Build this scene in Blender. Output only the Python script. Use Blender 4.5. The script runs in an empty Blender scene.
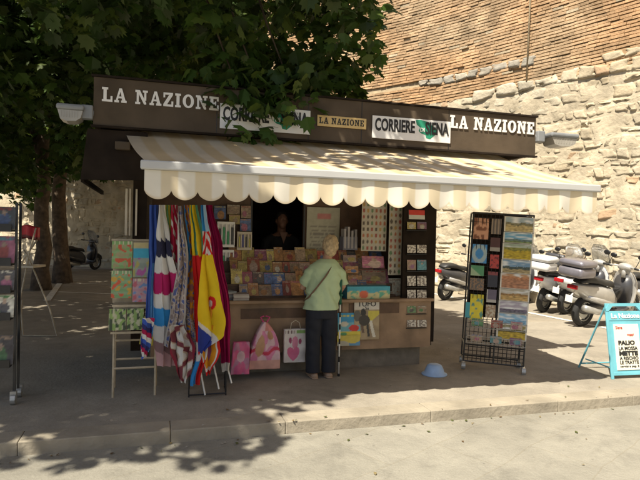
import bpy, bmesh, math, random
from mathutils import Vector, Matrix, noise, Euler
random.seed(11)
PI = math.pi
S = bpy.context.scene
C = S.collection
# ------------------------------------------------------------------ camera, light, exposure
F, H, YH = 560.0, 1.6, 232.0
ROLL = math.radians(1.3); PITCH = math.atan((240 - YH) / F)
fw = Vector((0, math.cos(PITCH), -math.sin(PITCH)))
r0 = Vector((1, 0, 0)); u0 = r0.cross(fw)
CR = r0 * math.cos(ROLL) + u0 * math.sin(ROLL); CU = CR.cross(fw)
cam = bpy.data.cameras.new('camera'); cam_o = bpy.data.objects.new('camera', cam); C.objects.link(cam_o)
M3 = Matrix((CR, CU, -fw)).transposed()
cam_o.matrix_world = Matrix.Translation((0, 0, H)) @ M3.to_4x4()
cam.sensor_fit = 'HORIZONTAL'; cam.sensor_width = 36; cam.lens = F / 640 * 36; cam.clip_start = .05; cam.clip_end = 500
S.camera = cam_o
SX, SY = -.35, -.52                         # horizontal direction towards the sun for each metre of height
sd = Vector((SX, SY, 1)).normalized()
elev = math.asin(sd.z); azim = math.atan2(sd.x, sd.y)
W = bpy.data.worlds.new('World'); S.world = W; W.use_nodes = True
nt = W.node_tree; nt.nodes.clear()
sky = nt.nodes.new('ShaderNodeTexSky'); sky.sky_type = 'NISHITA'; sky.sun_disc = False
sky.sun_elevation = elev; sky.sun_rotation = azim; sky.dust_density = 2.0
bg = nt.nodes.new('ShaderNodeBackground'); bg.inputs[1].default_value = .062
wo = nt.nodes.new('ShaderNodeOutputWorld')
nt.links.new(sky.outputs[0], bg.inputs[0]); nt.links.new(bg.outputs[0], wo.inputs[0])
sun = bpy.data.lights.new('sun', 'SUN'); sun.energy = 5.0; sun.angle = math.radians(.6); sun.color = (1, .92, .77)
so = bpy.data.objects.new('sun', sun); C.objects.link(so)
so.rotation_euler = sd.to_track_quat('Z', 'Y').to_euler(); so.location = (-5, -8, 20)
S.view_settings.view_transform = 'Standard'; S.view_settings.look = 'None'
S.view_settings.exposure = .92; S.view_settings.gamma = 1; S.view_settings.use_curve_mapping = False
S.cycles.max_bounces = 8; S.cycles.transparent_max_bounces = 8

# ------------------------------------------------------------------ pixel <-> place helpers
def ray(x, y): return fw + CR * ((x - 320) / F) + CU * ((240 - y) / F)
CAM = Vector((0, 0, H))
def G(x, y, z=0):
    d = ray(x, y); return CAM + d * ((z - H) / d.z)
def D(x, y, Y):
    d = ray(x, y); return CAM + d * (Y / d.y)
TH = math.radians(16.4)
KU = Vector((math.cos(TH), math.sin(TH), 0)); KB = Vector((-math.sin(TH), math.cos(TH), 0))
KO = Vector((-2.187, 5.352, 0))             # kiosk frame: a along the front, b into the kiosk, z up
def K(a, b, z): return KO + KU * a + KB * b + Vector((0, 0, z))
def L(P): d = P - KO; return Vector((d.dot(KU), d.dot(KB), P.z))
def KP(x, y, b):
    d = ray(x, y); o = KO + KB * b; t = (o - CAM).dot(KB) / d.dot(KB); return L(CAM + d * t)
KM = Matrix.Translation(KO) @ Matrix.Rotation(TH, 4, 'Z')

# ------------------------------------------------------------------ materials
def mat(name, col, rough=.6, metal=0, var=.12, scale=8, bump=0, bscale=40, spec=.5, trans=0, coat=0, coord='Object'):
    m = bpy.data.materials.new(name); m.use_nodes = True
    n = m.node_tree.nodes; l = m.node_tree.links; p = n['Principled BSDF']
    p.inputs['Roughness'].default_value = rough; p.inputs['Metallic'].default_value = metal
    p.inputs['Specular IOR Level'].default_value = spec; p.inputs['Transmission Weight'].default_value = trans
    p.inputs['Coat Weight'].default_value = coat
    tc = n.new('ShaderNodeTexCoord')
    nz = n.new('ShaderNodeTexNoise'); nz.inputs['Scale'].default_value = scale; nz.inputs['Detail'].default_value = 6
    l.new(tc.outputs[coord], nz.inputs['Vector'])
    cr = n.new('ShaderNodeValToRGB')
    cr.color_ramp.elements[0].position = .3; cr.color_ramp.elements[1].position = .7
    a = [max(0, c * (1 - var)) for c in col]; b = [min(1, c * (1 + var)) for c in col]
    cr.color_ramp.elements[0].color = (*a, 1); cr.color_ramp.elements[1].color = (*b, 1)
    l.new(nz.outputs[0], cr.inputs[0]); l.new(cr.outputs[0], p.inputs['Base Color'])
    if bump:
        b2 = n.new('ShaderNodeTexNoise'); b2.inputs['Scale'].default_value = bscale; b2.inputs['Detail'].default_value = 8
        l.new(tc.outputs[coord], b2.inputs['Vector'])
        bp = n.new('ShaderNodeBump'); bp.inputs['Strength'].default_value = bump; bp.inputs['Distance'].default_value = .02
        l.new(b2.outputs[0], bp.inputs['Height']); l.new(bp.outputs[0], p.inputs['Normal'])
    return m
def attr_mat(name, rough=.6, spec=.3, translucent=0, noise_amt=.15, nscale=6, bump=0, bscale=30):
    m = bpy.data.materials.new(name); m.use_nodes = True
    n = m.node_tree.nodes; l = m.node_tree.links; p = n['Principled BSDF']
    p.inputs['Roughness'].default_value = rough; p.inputs['Specular IOR Level'].default_value = spec
    at = n.new('ShaderNodeAttribute'); at.attribute_name = 'Col'
    tc = n.new('ShaderNodeTexCoord')
    nz = n.new('ShaderNodeTexNoise'); nz.inputs['Scale'].default_value = nscale; nz.inputs['Detail'].default_value = 5
    l.new(tc.outputs['Object'], nz.inputs['Vector'])
    mr = n.new('ShaderNodeMapRange'); mr.inputs[1].default_value = .3; mr.inputs[2].default_value = .7
    mr.inputs[3].default_value = 1 - noise_amt; mr.inputs[4].default_value = 1 + noise_amt
    l.new(nz.outputs[0], mr.inputs[0])
    mx = n.new('ShaderNodeVectorMath'); mx.operation = 'SCALE'
    l.new(at.outputs['Color'], mx.inputs[0]); l.new(mr.outputs[0], mx.inputs['Scale'])
    l.new(mx.outputs[0], p.inputs['Base Color'])
    if bump:
        b2 = n.new('ShaderNodeTexNoise'); b2.inputs['Scale'].default_value = bscale; b2.inputs['Detail'].default_value = 8
        l.new(tc.outputs['Object'], b2.inputs['Vector'])
        bp = n.new('ShaderNodeBump'); bp.inputs['Strength'].default_value = bump; bp.inputs['Distance'].default_value = .03
        l.new(b2.outputs[0], bp.inputs['Height']); l.new(bp.outputs[0], p.inputs['Normal'])
    if translucent:
        t = n.new('ShaderNodeBsdfTranslucent'); l.new(mx.outputs[0], t.inputs[0])
        ms = n.new('ShaderNodeMixShader'); ms.inputs[0].default_value = translucent
        l.new(p.outputs[0], ms.inputs[1]); l.new(t.outputs[0], ms.inputs[2])
        l.new(ms.outputs[0], n['Material Output'].inputs[0])
    return m
M = {}
M['brown'] = mat('brown_painted_metal', (.092, .069, .047), .7, var=.3, scale=2.2, bump=.1, bscale=20, spec=.15)
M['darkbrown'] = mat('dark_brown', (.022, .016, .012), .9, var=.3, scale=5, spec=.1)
M['black'] = mat('black_metal', (.015, .015, .016), .4, var=.3)
M['rubber'] = mat('black_rubber', (.02, .02, .02), .8, var=.3)
M['wood'] = mat('worn_plywood', (.27, .18, .11), .7, var=.35, scale=3, bump=.25, bscale=25)
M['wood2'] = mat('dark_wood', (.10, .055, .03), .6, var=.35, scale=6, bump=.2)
M['plinth'] = mat('concrete_plinth', (.20, .17, .13), .9, var=.25, bump=.4)
M['white'] = mat('white_paint', (.78, .76, .7), .5, var=.08, scale=4)
M['cream'] = mat('cream_paint', (.55, .48, .36), .5, var=.12)
M['beige_metal'] = mat('beige_metal', (.46, .38, .26), .45, var=.2, scale=15)
M['grey_metal'] = mat('grey_metal', (.42, .42, .40), .4, metal=.6, var=.15)
M['chrome'] = mat('chrome', (.65, .65, .65), .2, metal=1, var=.05)
M['lampglass'] = mat('ribbed_lamp_glass', (.34, .32, .28), .25, var=.1, spec=.6)
M['lampgrey'] = mat('lamp_grey', (.22, .23, .24), .5, var=.1)
M['alum'] = mat('awning_bar_paint', (.46, .46, .45), .45, var=.07, scale=3)
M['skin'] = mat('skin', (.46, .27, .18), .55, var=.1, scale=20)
M['hair'] = mat('blond_grey_hair', (.46, .35, .21), .75, var=.3, scale=34, bump=.3, bscale=110)
M['shirt'] = mat('green_shirt', (.42, .53, .33), .9, var=.06, scale=10, bump=.2, bscale=18)
M['trousers'] = mat('dark_trousers', (.014, .016, .024), .9, var=.2, bump=.2, bscale=12)
M['sandal'] = mat('tan_leather', (.36, .25, .17), .7)
M['green'] = mat('dark_green_plastic', (.01, .10, .06), .5)
M['bowl'] = mat('pale_blue_plastic', (.32, .46, .68), .5, var=.1, scale=10)
M['boardblue'] = mat('turquoise_paint', (.14, .42, .50), .45, var=.12, scale=5)
M['red'] = mat('red_plastic', (.45, .02, .02), .35, var=.15)
M['tail'] = mat('red_lens', (.35, .01, .015), .15)
M['silver'] = mat('silver_bodywork', (.48, .47, .45), .35, metal=.4, var=.08, coat=.5)
M['whitebody'] = mat('white_bodywork', (.70, .71, .72), .3, var=.06, coat=.6)
M['violet'] = mat('grey_violet_bodywork', (.20, .19, .22), .35, metal=.3, coat=.5)
M['darkbody'] = mat('charcoal_bodywork', (.05, .05, .055), .35, coat=.4)
M['seat'] = mat('black_seat_vinyl', (.02, .02, .02), .5, var=.2)
M['screen'] = mat('clear_windscreen', (.7, .72, .72), .08, var=.02, trans=.75)
M['bark'] = mat('bark', (.085, .06, .04), .95, var=.45, scale=9, bump=1, bscale=14)
M['ink'] = mat('black_ink', (.015, .015, .015), .6)
M['inkred'] = mat('red_ink', (.5, .06, .04), .6)
M['letter'] = mat('white_letter', (.80, .78, .74), .5, var=.05)
M['ochreplate'] = mat('ochre_plate', (.62, .44, .18), .5, var=.1)
M['mapgreen'] = mat('green_ink', (.02, .26, .15), .5, var=.05)
M['print'] = attr_mat('printed_paper', .45, .4, noise_amt=.10, nscale=15)
M['cloth'] = attr_mat('printed_cloth', .85, .15, translucent=.18, noise_amt=.08, nscale=8)
M['leaf'] = attr_mat('leaf', .5, .35, translucent=.42, noise_amt=.15, nscale=3)
M['brick'] = attr_mat('old_brick', .95, .1, noise_amt=.30, nscale=2.2, bump=.6, bscale=22)
M['stone'] = attr_mat('rubble_stone', .95, .1, noise_amt=.22, nscale=2.5, bump=.9, bscale=9)
M['mortar'] = mat('mortar', (.42, .34, .22), .95, var=.25, scale=4, bump=.6, bscale=14)
M['kerb'] = mat('kerb_stone', (.29, .255, .195), .9, var=.22, scale=2.5, bump=.5, bscale=18, coord='Object')
M['line'] = mat('road_line_paint', (.62, .60, .54), .8, var=.2, scale=6)

# road: large worn slabs; pavement: stained asphalt
def ground_mat(name, col, slab):
    m = mat(name, col, .92, var=.16, scale=.9, bump=.35, bscale=30)
    n = m.node_tree.nodes; l = m.node_tree.links; p = n['Principled BSDF']
    src = p.inputs['Base Color'].links[0].from_socket
    tc = [x for x in n if x.type == 'TEX_COORD'][0]
    f = n.new('ShaderNodeTexNoise'); f.inputs['Scale'].default_value = 90; f.inputs['Detail'].default_value = 3
    l.new(tc.outputs['Object'], f.inputs['Vector'])
    mr = n.new('ShaderNodeMapRange'); mr.inputs[3].default_value = .78; mr.inputs[4].default_value = 1.22
    l.new(f.outputs[0], mr.inputs[0])
    v = n.new('ShaderNodeTexNoise'); v.inputs['Scale'].default_value = 3.3; v.inputs['Detail'].default_value = 9; v.inputs['Roughness'].default_value = .7
    l.new(tc.outputs['Object'], v.inputs['Vector'])
    mr2 = n.new('ShaderNodeMapRange'); mr2.inputs[1].default_value = .3; mr2.inputs[2].default_value = .7; mr2.inputs[3].default_value = .82; mr2.inputs[4].default_value = 1.12
    l.new(v.outputs[0], mr2.inputs[0])
    mm = n.new('ShaderNodeMath'); mm.operation = 'MULTIPLY'; l.new(mr.outputs[0], mm.inputs[0]); l.new(mr2.outputs[0], mm.inputs[1])
    sc = n.new('ShaderNodeVectorMath'); sc.operation = 'SCALE'; l.new(src, sc.inputs[0]); l.new(mm.outputs[0], sc.inputs['Scale'])
    out = sc.outputs[0]
    sn = n.new('ShaderNodeTexNoise'); sn.inputs['Scale'].default_value = 1.3; sn.inputs['Detail'].default_value = 10; sn.inputs['Roughness'].default_value = .75; sn.inputs['Distortion'].default_value = .8
    l.new(tc.outputs['Object'], sn.inputs['Vector'])
    vo_ = n.new('ShaderNodeTexVoronoi'); vo_.inputs['Scale'].default_value = 5.5; vo_.inputs['Randomness'].default_value = 1
    l.new(tc.outputs['Object'], vo_.inputs['Vector'])
    m3 = n.new('ShaderNodeMapRange'); m3.inputs[1].default_value = .035; m3.inputs[2].default_value = .075; m3.inputs[3].default_value = .72; m3.inputs[4].default_value = 1
    l.new(vo_.outputs['Distance'], m3.inputs[0])
    m4 = n.new('ShaderNodeMapRange'); m4.inputs[1].default_value = .52; m4.inputs[2].default_value = .66; m4.inputs[3].default_value = 1; m4.inputs[4].default_value = .78
    l.new(sn.outputs[0], m4.inputs[0])
    m5 = n.new('ShaderNodeMath'); m5.operation = 'MULTIPLY'; l.new(m3.outputs[0], m5.inputs[0]); l.new(m4.outputs[0], m5.inputs[1])
    s5 = n.new('ShaderNodeVectorMath'); s5.operation = 'SCALE'; l.new(out, s5.inputs[0]); l.new(m5.outputs[0], s5.inputs['Scale']); out = s5.outputs[0]
    if slab:
        mp = n.new('ShaderNodeMapping'); mp.inputs['Rotation'].default_value = (0, 0, math.radians(-28))
        l.new(tc.outputs['Object'], mp.inputs[0])
        br = n.new('ShaderNodeTexBrick'); br.inputs['Scale'].default_value = 1; br.inputs['Brick Width'].default_value = 1.15
        br.inputs['Row Height'].default_value = .55; br.inputs['Mortar Size'].default_value = .008; br.inputs['Mortar Smooth'].default_value = .6
        br.inputs['Color1'].default_value = (1.0, 1.0, 1.0, 1); br.inputs['Color2'].default_value = (.93, .93, .92, 1); br.inputs['Mortar'].default_value = (.90, .88, .84, 1)
        ds = n.new('ShaderNodeTexNoise'); ds.inputs['Scale'].default_value = 1.5
        l.new(tc.outputs['Object'], ds.inputs['Vector'])
        av = n.new('ShaderNodeVectorMath'); av.operation = 'MULTIPLY_ADD'; av.inputs[1].default_value = (.12, .12, 0)
        l.new(ds.outputs['Color'], av.inputs[0]); l.new(mp.outputs[0], av.inputs[2])
        l.new(av.outputs[0], br.inputs['Vector'])
        mu = n.new('ShaderNodeVectorMath'); mu.operation = 'MULTIPLY'
        l.new(out, mu.inputs[0]); l.new(br.outputs['Color'], mu.inputs[1]); out = mu.outputs[0]
    l.new(out, p.inputs['Base Color'])
    return m
M['road'] = ground_mat('road_paving', (.25, .235, .195), True)
M['pave'] = ground_mat('pavement_asphalt', (.28, .25, .20), False)
M['park'] = ground_mat('parking_asphalt', (.27, .235, .18), False)

# ------------------------------------------------------------------ mesh helpers
def obj(name, bm, m, parent=None, smooth=False, mw=None):
    me = bpy.data.meshes.new(name)
    if isinstance(bm, bmesh.types.BMesh):
        bmesh.ops.recalc_face_normals(bm, faces=bm.faces) if not getattr(bm, 'keep', False) else None
        bm.to_mesh(me); bm.free()
    else: me = bm
    for x in (m if isinstance(m, (list, tuple)) else [m]): me.materials.append(x)
    if smooth:
        for p in me.polygons: p.use_smooth = True
    o = bpy.data.objects.new(name, me); C.objects.link(o)
    if mw is not None: o.matrix_world = mw
    if parent: o.parent = parent
    return o
def tag(o, label, cat, group=None):
    o['label'] = label; o['category'] = cat
    if group: o['group'] = group
    return o
def thing(name, label, cat, mw=None, group=None):
    o = bpy.data.objects.new(name, None); C.objects.link(o); o.empty_display_size = .1
    if mw is not None: o.matrix_world = mw
    return tag(o, label, cat, group)
def struct(name, bm, m, mw=None, smooth=False):
    o = obj(name, bm, m, None, smooth, mw); o['kind'] = 'structure'; return o
def KT(a, b, z=0, rz=0, tilt=None):
    m = Matrix.Translation(K(a, b, z)) @ Matrix.Rotation(TH + rz, 4, 'Z')
    return m @ tilt if tilt is not None else m
def bx(bm, lo, hi, mi=0, bev=0, m=None):
    lo = Vector(lo); hi = Vector(hi); c = (lo + hi) / 2; s = hi - lo
    r = bmesh.ops.create_cube(bm, size=1)
    bmesh.ops.scale(bm, vec=s, verts=r['verts'])
    if bev:
        ed = list({e for v in r['verts'] for e in v.link_edges})
        q = bmesh.ops.bevel(bm, geom=ed, offset=bev, segments=2, affect='EDGES', profile=.5)
        vs = list({v for f in q['faces'] for v in f.verts} | {v for v in r['verts'] if v.is_valid})
        # collect the connected island
        st = [vs[0]]; isl = {vs[0]}
        while st:
            v = st.pop()
            for e in v.link_edges:
                w = e.other_vert(v)
                if w not in isl: isl.add(w); st.append(w)
        vs = list(isl)
    else: vs = r['verts']
    bmesh.ops.translate(bm, vec=c, verts=vs)
    if m is not None: bmesh.ops.transform(bm, matrix=m, verts=vs)
    for f in {f for v in vs for f in v.link_faces}: f.material_index = mi
    return vs
def frames(pts):
    pts = [Vector(p) for p in pts]; out = []; up = None
    for i in range(len(pts)):
        t = (pts[min(i + 1, len(pts) - 1)] - pts[max(i - 1, 0)]).normalized()
        if up is None:
            up = Vector((0, 0, 1)) if abs(t.z) < .9 else Vector((0, 1, 0))
        s = t.cross(up)
        if s.length < 1e-4: s = t.cross(Vector((1, 0, 0)))
        s.normalize(); up = s.cross(t).normalized()
        out.append((pts[i], s, up))
    return out
def tube(bm, pts, r, seg=8, mi=0, cap=True):
    fr = frames(pts); rs = r if isinstance(r, (list, tuple)) else [r] * len(fr)
    rings = []
    for (p, s, u), rr in zip(fr, rs):
        ra, rb = rr if isinstance(rr, (list, tuple)) else (rr, rr)
        rings.append([bm.verts.new(p + s * (ra * math.cos(2 * PI * k / seg)) + u * (rb * math.sin(2 * PI * k / seg))) for k in range(seg)])
    return skin_rings(bm, rings, mi, cap)
def skin_rings(bm, rings, mi=0, cap=True, closed=True):
    n = len(rings[0])
    for a, b in zip(rings, rings[1:]):
        for k in range(n if closed else n - 1):
            f = bm.faces.new((a[k], a[(k + 1) % n], b[(k + 1) % n], b[k])); f.material_index = mi
    if cap and closed:
        f = bm.faces.new(rings[0][::-1]); f.material_index = mi
        f = bm.faces.new(rings[-1]); f.material_index = mi
    return rings
def ell(bm, secs, seg=16, mi=0, cap=True):
    """stack of (x, y, z, rx, ry) horizontal ellipses"""
    rings = [[bm.verts.new((x + rx * math.cos(2 * PI * k / seg), y + ry * math.sin(2 * PI * k / seg), z)) for k in range(seg)] for x, y, z, rx, ry in secs]
    return skin_rings(bm, rings, mi, cap)
def ball(bm, c, r, mi=0, seg=12):
    rx = r if isinstance(r, (list, tuple)) else (r, r, r)
    q = bmesh.ops.create_uvsphere(bm, u_segments=seg, v_segments=max(6, seg * 2 // 3), radius=1)
    bmesh.ops.scale(bm, vec=rx, verts=q['verts']); bmesh.ops.translate(bm, vec=c, verts=q['verts'])
    for f in {f for v in q['verts'] for f in v.link_faces}: f.material_index = mi
    return q['verts']
def prism(bm, poly, y0, y1, mi=0, m=None):
    """poly in (x, z), extruded along y"""
    a = [bm.verts.new((p[0], y0, p[1])) for p in poly]; b = [bm.verts.new((p[0], y1, p[1])) for p in poly]
    n = len(poly)
    fs = [bm.faces.new(a), bm.faces.new(b[::-1])] + [bm.faces.new((a[k], b[k], b[(k + 1) % n], a[(k + 1) % n])) for k in range(n)]
    for f in fs: f.material_index = mi
    if m is not None: bmesh.ops.transform(bm, matrix=m, verts=a + b)
    return a + b
def blend(name, bm, m, parent, voxel=.012, it=4, fac=.5, mw=None):
    """fuse the overlapping lofts into one continuous skin"""
    o = obj(name, bm, m, parent, True, mw)
    md = o.modifiers.new('r', 'REMESH'); md.mode = 'VOXEL'; md.voxel_size = voxel; md.use_smooth_shade = True
    sm = o.modifiers.new('s', 'SMOOTH'); sm.iterations = it; sm.factor = fac
    dg = bpy.context.evaluated_depsgraph_get(); dg.update()
    me = bpy.data.meshes.new_from_object(o.evaluated_get(dg))
    o.modifiers.clear(); o.data = me
    for p in me.polygons: p.use_smooth = True
    return o
def set_col(me, cols):
    a = me.color_attributes.new('Col', 'FLOAT_COLOR', 'POINT')
    flat = []
    for c in cols: flat += [c[0], c[1], c[2], 1]
    a.data.foreach_set('color', flat)
def sheet(name, P, w, h, painter, parent=None, nu=12, nv=16, th=.004, bend=0, mw=None, m='print', warp=None, dbl=True):
    """printed sheet in the local xz plane facing -y; painter(u, v) gives its colour"""
    vs = []; cols = []; fs = []
    P = Vector(P)
    for side in (0, 1):
        for j in range(nv + 1):
            for i in range(nu + 1):
                u = i / nu; v = j / nv
                q = Vector(((u - .5) * w, (0 if side == 0 else th) + bend * (4 * (u - .5) ** 2), v * h))
                if warp: q += warp(u, v)
                vs.append(P + q); cols.append(painter(u, v) if (side == 0 or dbl) else (.6, .58, .52))
    N = (nu + 1) * (nv + 1)
    idx = lambda s, i, j: s * N + j * (nu + 1) + i
    for j in range(nv):
        for i in range(nu):
            fs.append((idx(0, i, j), idx(0, i + 1, j), idx(0, i + 1, j + 1), idx(0, i, j + 1)))
            fs.append((idx(1, i, j), idx(1, i, j + 1), idx(1, i + 1, j + 1), idx(1, i + 1, j)))
    for i in range(nu):
        fs.append((idx(0, i, 0), idx(1, i, 0), idx(1, i + 1, 0), idx(0, i + 1, 0)))
        fs.append((idx(0, i, nv), idx(0, i + 1, nv), idx(1, i + 1, nv), idx(1, i, nv)))
    for j in range(nv):
        fs.append((idx(0, 0, j), idx(0, 0, j + 1), idx(1, 0, j + 1), idx(1, 0, j)))
        fs.append((idx(0, nu, j), idx(1, nu, j), idx(1, nu, j + 1), idx(0, nu, j + 1)))
    me = bpy.data.meshes.new(name); me.from_pydata(vs, [], fs); set_col(me, cols)
    return obj(name, me, M[m], parent, bool(warp), mw)
def text(name, s, size, m, parent, loc, sx=1, bold=0, ext=.002, align='LEFT', rx=PI / 2):
    cu = bpy.data.curves.new(name, 'FONT'); cu.body = s; cu.size = size; cu.offset = bold; cu.extrude = ext; cu.align_x = align
    cu.resolution_u = 3
    t = bpy.data.objects.new(name, cu); C.objects.link(t)
    dg = bpy.context.evaluated_depsgraph_get(); dg.update()
    me = bpy.data.meshes.new_from_object(t.evaluated_get(dg)); bpy.data.objects.remove(t); bpy.data.curves.remove(cu)
    me.transform(Matrix.Translation(loc) @ Matrix.Rotation(rx, 4, 'X') @ Matrix.Diagonal((sx, 1, 1, 1)))
    me.materials.clear()
    return obj(name, me, m, parent)
# slab-serif capitals out of strokes
def slab(bm, s, x0, z0, hgt, wid, y=0, th=.006, gap=.16, word=0):
    ss, st = .15, .26                     # serif height, stem width (em = letter height 1)
    R = lambda a, b, c, d: [(a, b), (c, b), (c, d), (a, d)]
    GL = {
     'L': (.86, [R(0, 0, .86, ss), R(.12, ss, .12 + st, 1 - ss), R(0, 1 - ss, .5, 1), R(.70, ss, .86, .40)]),
     'I': (.50, [R(0, 0, .5, ss), R(.12, ss, .38, 1 - ss), R(0, 1 - ss, .5, 1)]),
     'E': (.88, [R(0, 0, .86, ss), R(.10, ss, .36, 1 - ss), R(0, 1 - ss, .84, 1), R(.70, ss, .86, .38), R(.68, .68, .84, 1 - ss), R(.36, .44, .56, .57), R(.52, .36, .62, .65)]),
     'N': (1.05, [R(0, 0, .42, ss), R(.12, ss, .30, 1), R(0, 1 - ss, .12, 1), [(.30, 1), (.30, .72), (.75, 0), (.75, .28)][::-1], [(.30, 1), (.75, .28), (.75, 0), (.93, 0), (.93, .1), (.38, 1)], R(.75, .28, .93, 1 - ss), R(.63, 1 - ss, 1.05, 1)]),
     'A': (1.02, [[(.12, ss), (.28, ss), (.50, .78), (.50, 1), (.40, 1)], [(.50, 1), (.50, .78), (.64, ss), (.92, ss), (.62, 1)], R(0, 0, .38, ss), R(.56, 0, 1.02, ss), [(.34, .30), (.62, .30), (.58, .42), (.38, .42)]]),
     'Z': (.86, [R(0, 0, .86, ss), R(0, 1 - ss, .82, 1), [(0, ss), (.32, ss), (.82, 1 - ss), (.50, 1 - ss)], R(.70, ss, .86, .38), R(0, .64, .15, 1 - ss)]),
    }
    adv = 0; items = []; wn = 0
    for ch in s:
        if ch == ' ': adv += .55; wn += 1; continue
        if ch == 'O':
            w = 1.0; ring = []
            for k in range(20):
                a, b = 2 * PI * k / 20, 2 * PI * (k + 1) / 20
                ring.append([(.5 + .5 * math.cos(a), .5 + .5 * math.sin(a)), (.5 + .5 * math.cos(b), .5 + .5 * math.sin(b)), (.5 + .23 * math.cos(b), .5 + .36 * math.sin(b)), (.5 + .23 * math.cos(a), .5 + .36 * math.sin(a))])
            items += [(adv, p, 0) for p in ring if wn == word]
        else:
            w, ps = GL[ch]; items += [(adv, p, i) for i, p in enumerate(ps) if wn == word]
        adv += w + gap
    k = wid / (adv - gap)
    for ad, p, i in items:
        prism(bm, [(x0 + (ad + q[0]) * k, z0 + q[1] * hgt) for q in p], y - th - i * .0004, y)

def pix(rng=random):  # a random bright print colour
    return rng.choice([(.5, .05, .04), (.6, .25, .05), (.65, .5, .08), (.05, .15, .45), (.05, .35, .5), (.5, .1, .25), (.08, .3, .1), (.65, .62, .55), (.1, .1, .12), (.45, .3, .2), (.6, .4, .35), (.3, .1, .3)])
CN = {(.5, .05, .04): 'red', (.6, .25, .05): 'orange', (.65, .5, .08): 'yellow', (.05, .15, .45): 'blue', (.05, .35, .5): 'turquoise', (.5, .1, .25): 'pink', (.08, .3, .1): 'green', (.65, .62, .55): 'white', (.1, .1, .12): 'black', (.45, .3, .2): 'brown', (.6, .4, .35): 'peach', (.3, .1, .3): 'purple'}
WARM = [(.5, .05, .04), (.6, .25, .05), (.45, .3, .2), (.6, .4, .35), (.65, .62, .55), (.5, .1, .25), (.1, .1, .12), (.05, .15, .45), (.65, .5, .08), (.6, .25, .05), (.45, .3, .2)]
def cover(seed, warm=False):
    """a magazine cover: title band, picture blobs, caption bars"""
    r = random.Random(seed); px_ = (lambda q: q.choice(WARM)) if warm else pix; bgc = px_(r); t = px_(r); a = px_(r); b = px_(r); dm = r.uniform(.45, 1.0)
    while t == bgc: t = px_(r)
    cx, cy = r.uniform(.35, .65), r.uniform(.35, .5); rr = r.uniform(.2, .32); hx = cx + r.uniform(-.05, .05); ph = r.uniform(0, 50); style = r.random()
    bars = [(r.uniform(.05, .6), r.uniform(.08, .7), r.uniform(.15, .35)) for _ in range(4)]
    def g(u, v):
        if v > .82:
            k = noise.noise(Vector((u * 14 + ph, (v > .91) * 3, ph))); return t if (.86 < v < .97 and .06 < u < .94 and k > -.12) else bgc
        if (u - hx) ** 2 + ((v - cy - rr * .9) * .9) ** 2 < (rr * .42) ** 2 and style < .7: return (.5, .33, .24)
        if (u - cx) ** 2 / rr ** 2 + (v - cy + rr * .3) ** 2 / (rr * 1.1) ** 2 < 1: return a
        for x, y, w in bars:
            if abs(v - y) < .022 and x < u < x + w: return b
        k = noise.noise(Vector((u * 3 + ph, v * 3, ph)))
        return tuple(c * (1 + .6 * k) for c in bgc) if style > .3 else tuple(c * (1 + .4 * k) * .8 + .1 * d for c, d in zip(bgc, b))
    def f(u, v):
        c = g(u, v); k = dm * (1 + .45 * noise.noise(Vector((u * 9 + ph, v * 12, ph))))
        g_ = (c[0] + c[1] + c[2]) / 3 * .3; return ((c[0] * .7 + g_) * k + .02, (c[1] * .7 + g_) * k + .012, (c[2] * .7 + g_) * k * .9 + .008)
    f.bg = CN[bgc]; f.ti = CN[t]; f.pi = CN[a]
    return f
def lerp(a, b, t): return tuple(x + (y - x) * t for x, y in zip(a, b))
def landscape(seed, skyc, mid, low, hor=.55):
    def f(u, v):
        e = .06 * noise.noise(Vector((u * 4, seed, 0))) + .03 * noise.noise(Vector((u * 14, seed, 3)))
        if u < .03 or u > .97 or v < .04 or v > .96: return (.6, .58, .52)
        if v > hor + e:
            k = noise.noise(Vector((u * 4, v * 6, seed))); return lerp(skyc, (.7, .72, .72), max(0, min(1, k * 1.4 + .2)))
        if v > hor - .18 + e * 1.6: return tuple(c * (1 + .8 * noise.noise(Vector((u * 12, v * 12, seed)))) for c in mid)
        return tuple(c * (1 + .8 * noise.noise(Vector((u * 9, v * 16, seed + 5)))) for c in low)
    return f
ORD = ['first', 'second', 'third', 'fourth', 'fifth', 'sixth', 'seventh', 'eighth', 'ninth', 'tenth', 'eleventh', 'twelfth', 'thirteenth', 'fourteenth', 'fifteenth', 'sixteenth', 'seventeenth', 'eighteenth', 'nineteenth', 'twentieth', 'twenty-first', 'twenty-second']

# ================================================================== THE SETTING
bm = bmesh.new()
for a0, a1, b0, b1 in ((-120, 120, -130, -1.2),):
    vs = [bm.verts.new((x, y, -.1)) for x, y in ((a0, b0), (a1, b0), (a1, b1), (a0, b1))]; bm.faces.new(vs)
struct('road', bm, M['road'], KM)
bm = bmesh.new()
vs = [bm.verts.new((x, y, 0)) for x, y in ((-120, -.96), (120, -.96), (120, 3.2), (-120, 3.2))]; bm.faces.new(vs)
struct('pavement', bm, M['pave'], KM)
bm = bmesh.new()
vs = [bm.verts.new((x, y, 0)) for x, y in ((-120, 3.2), (120, 3.2), (120, 160), (-120, 160))]; bm.faces.new(vs)
struct('parking_ground', bm, M['park'], KM)
bm = bmesh.new(); a = -22.0; rk = random.Random(5)
while a < 30:
    w = rk.uniform(.9, 1.5); j = rk.uniform(-.004, .004)
    bx(bm, (a + .0015, -1.20 + j, -.2), (a + w - .0015, -.955, .003 + rk.uniform(-.001, .002)), bev=.008); a += w
struct('kerb', bm, M['kerb'], KM)
bm = bmesh.new()
def strip(p, q, w, z=.006):
    p = G(*p); q = G(*q); d = (q - p); d.z = 0; s = Vector((-d.y, d.x, 0)).normalized() * w / 2
    vs = [bm.verts.new(Vector((t.x, t.y, z))) for t in (p - s, q - s, q + s, p + s)]; bm.faces.new(vs)
strip((425, 292), (700, 347), .13)
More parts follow.
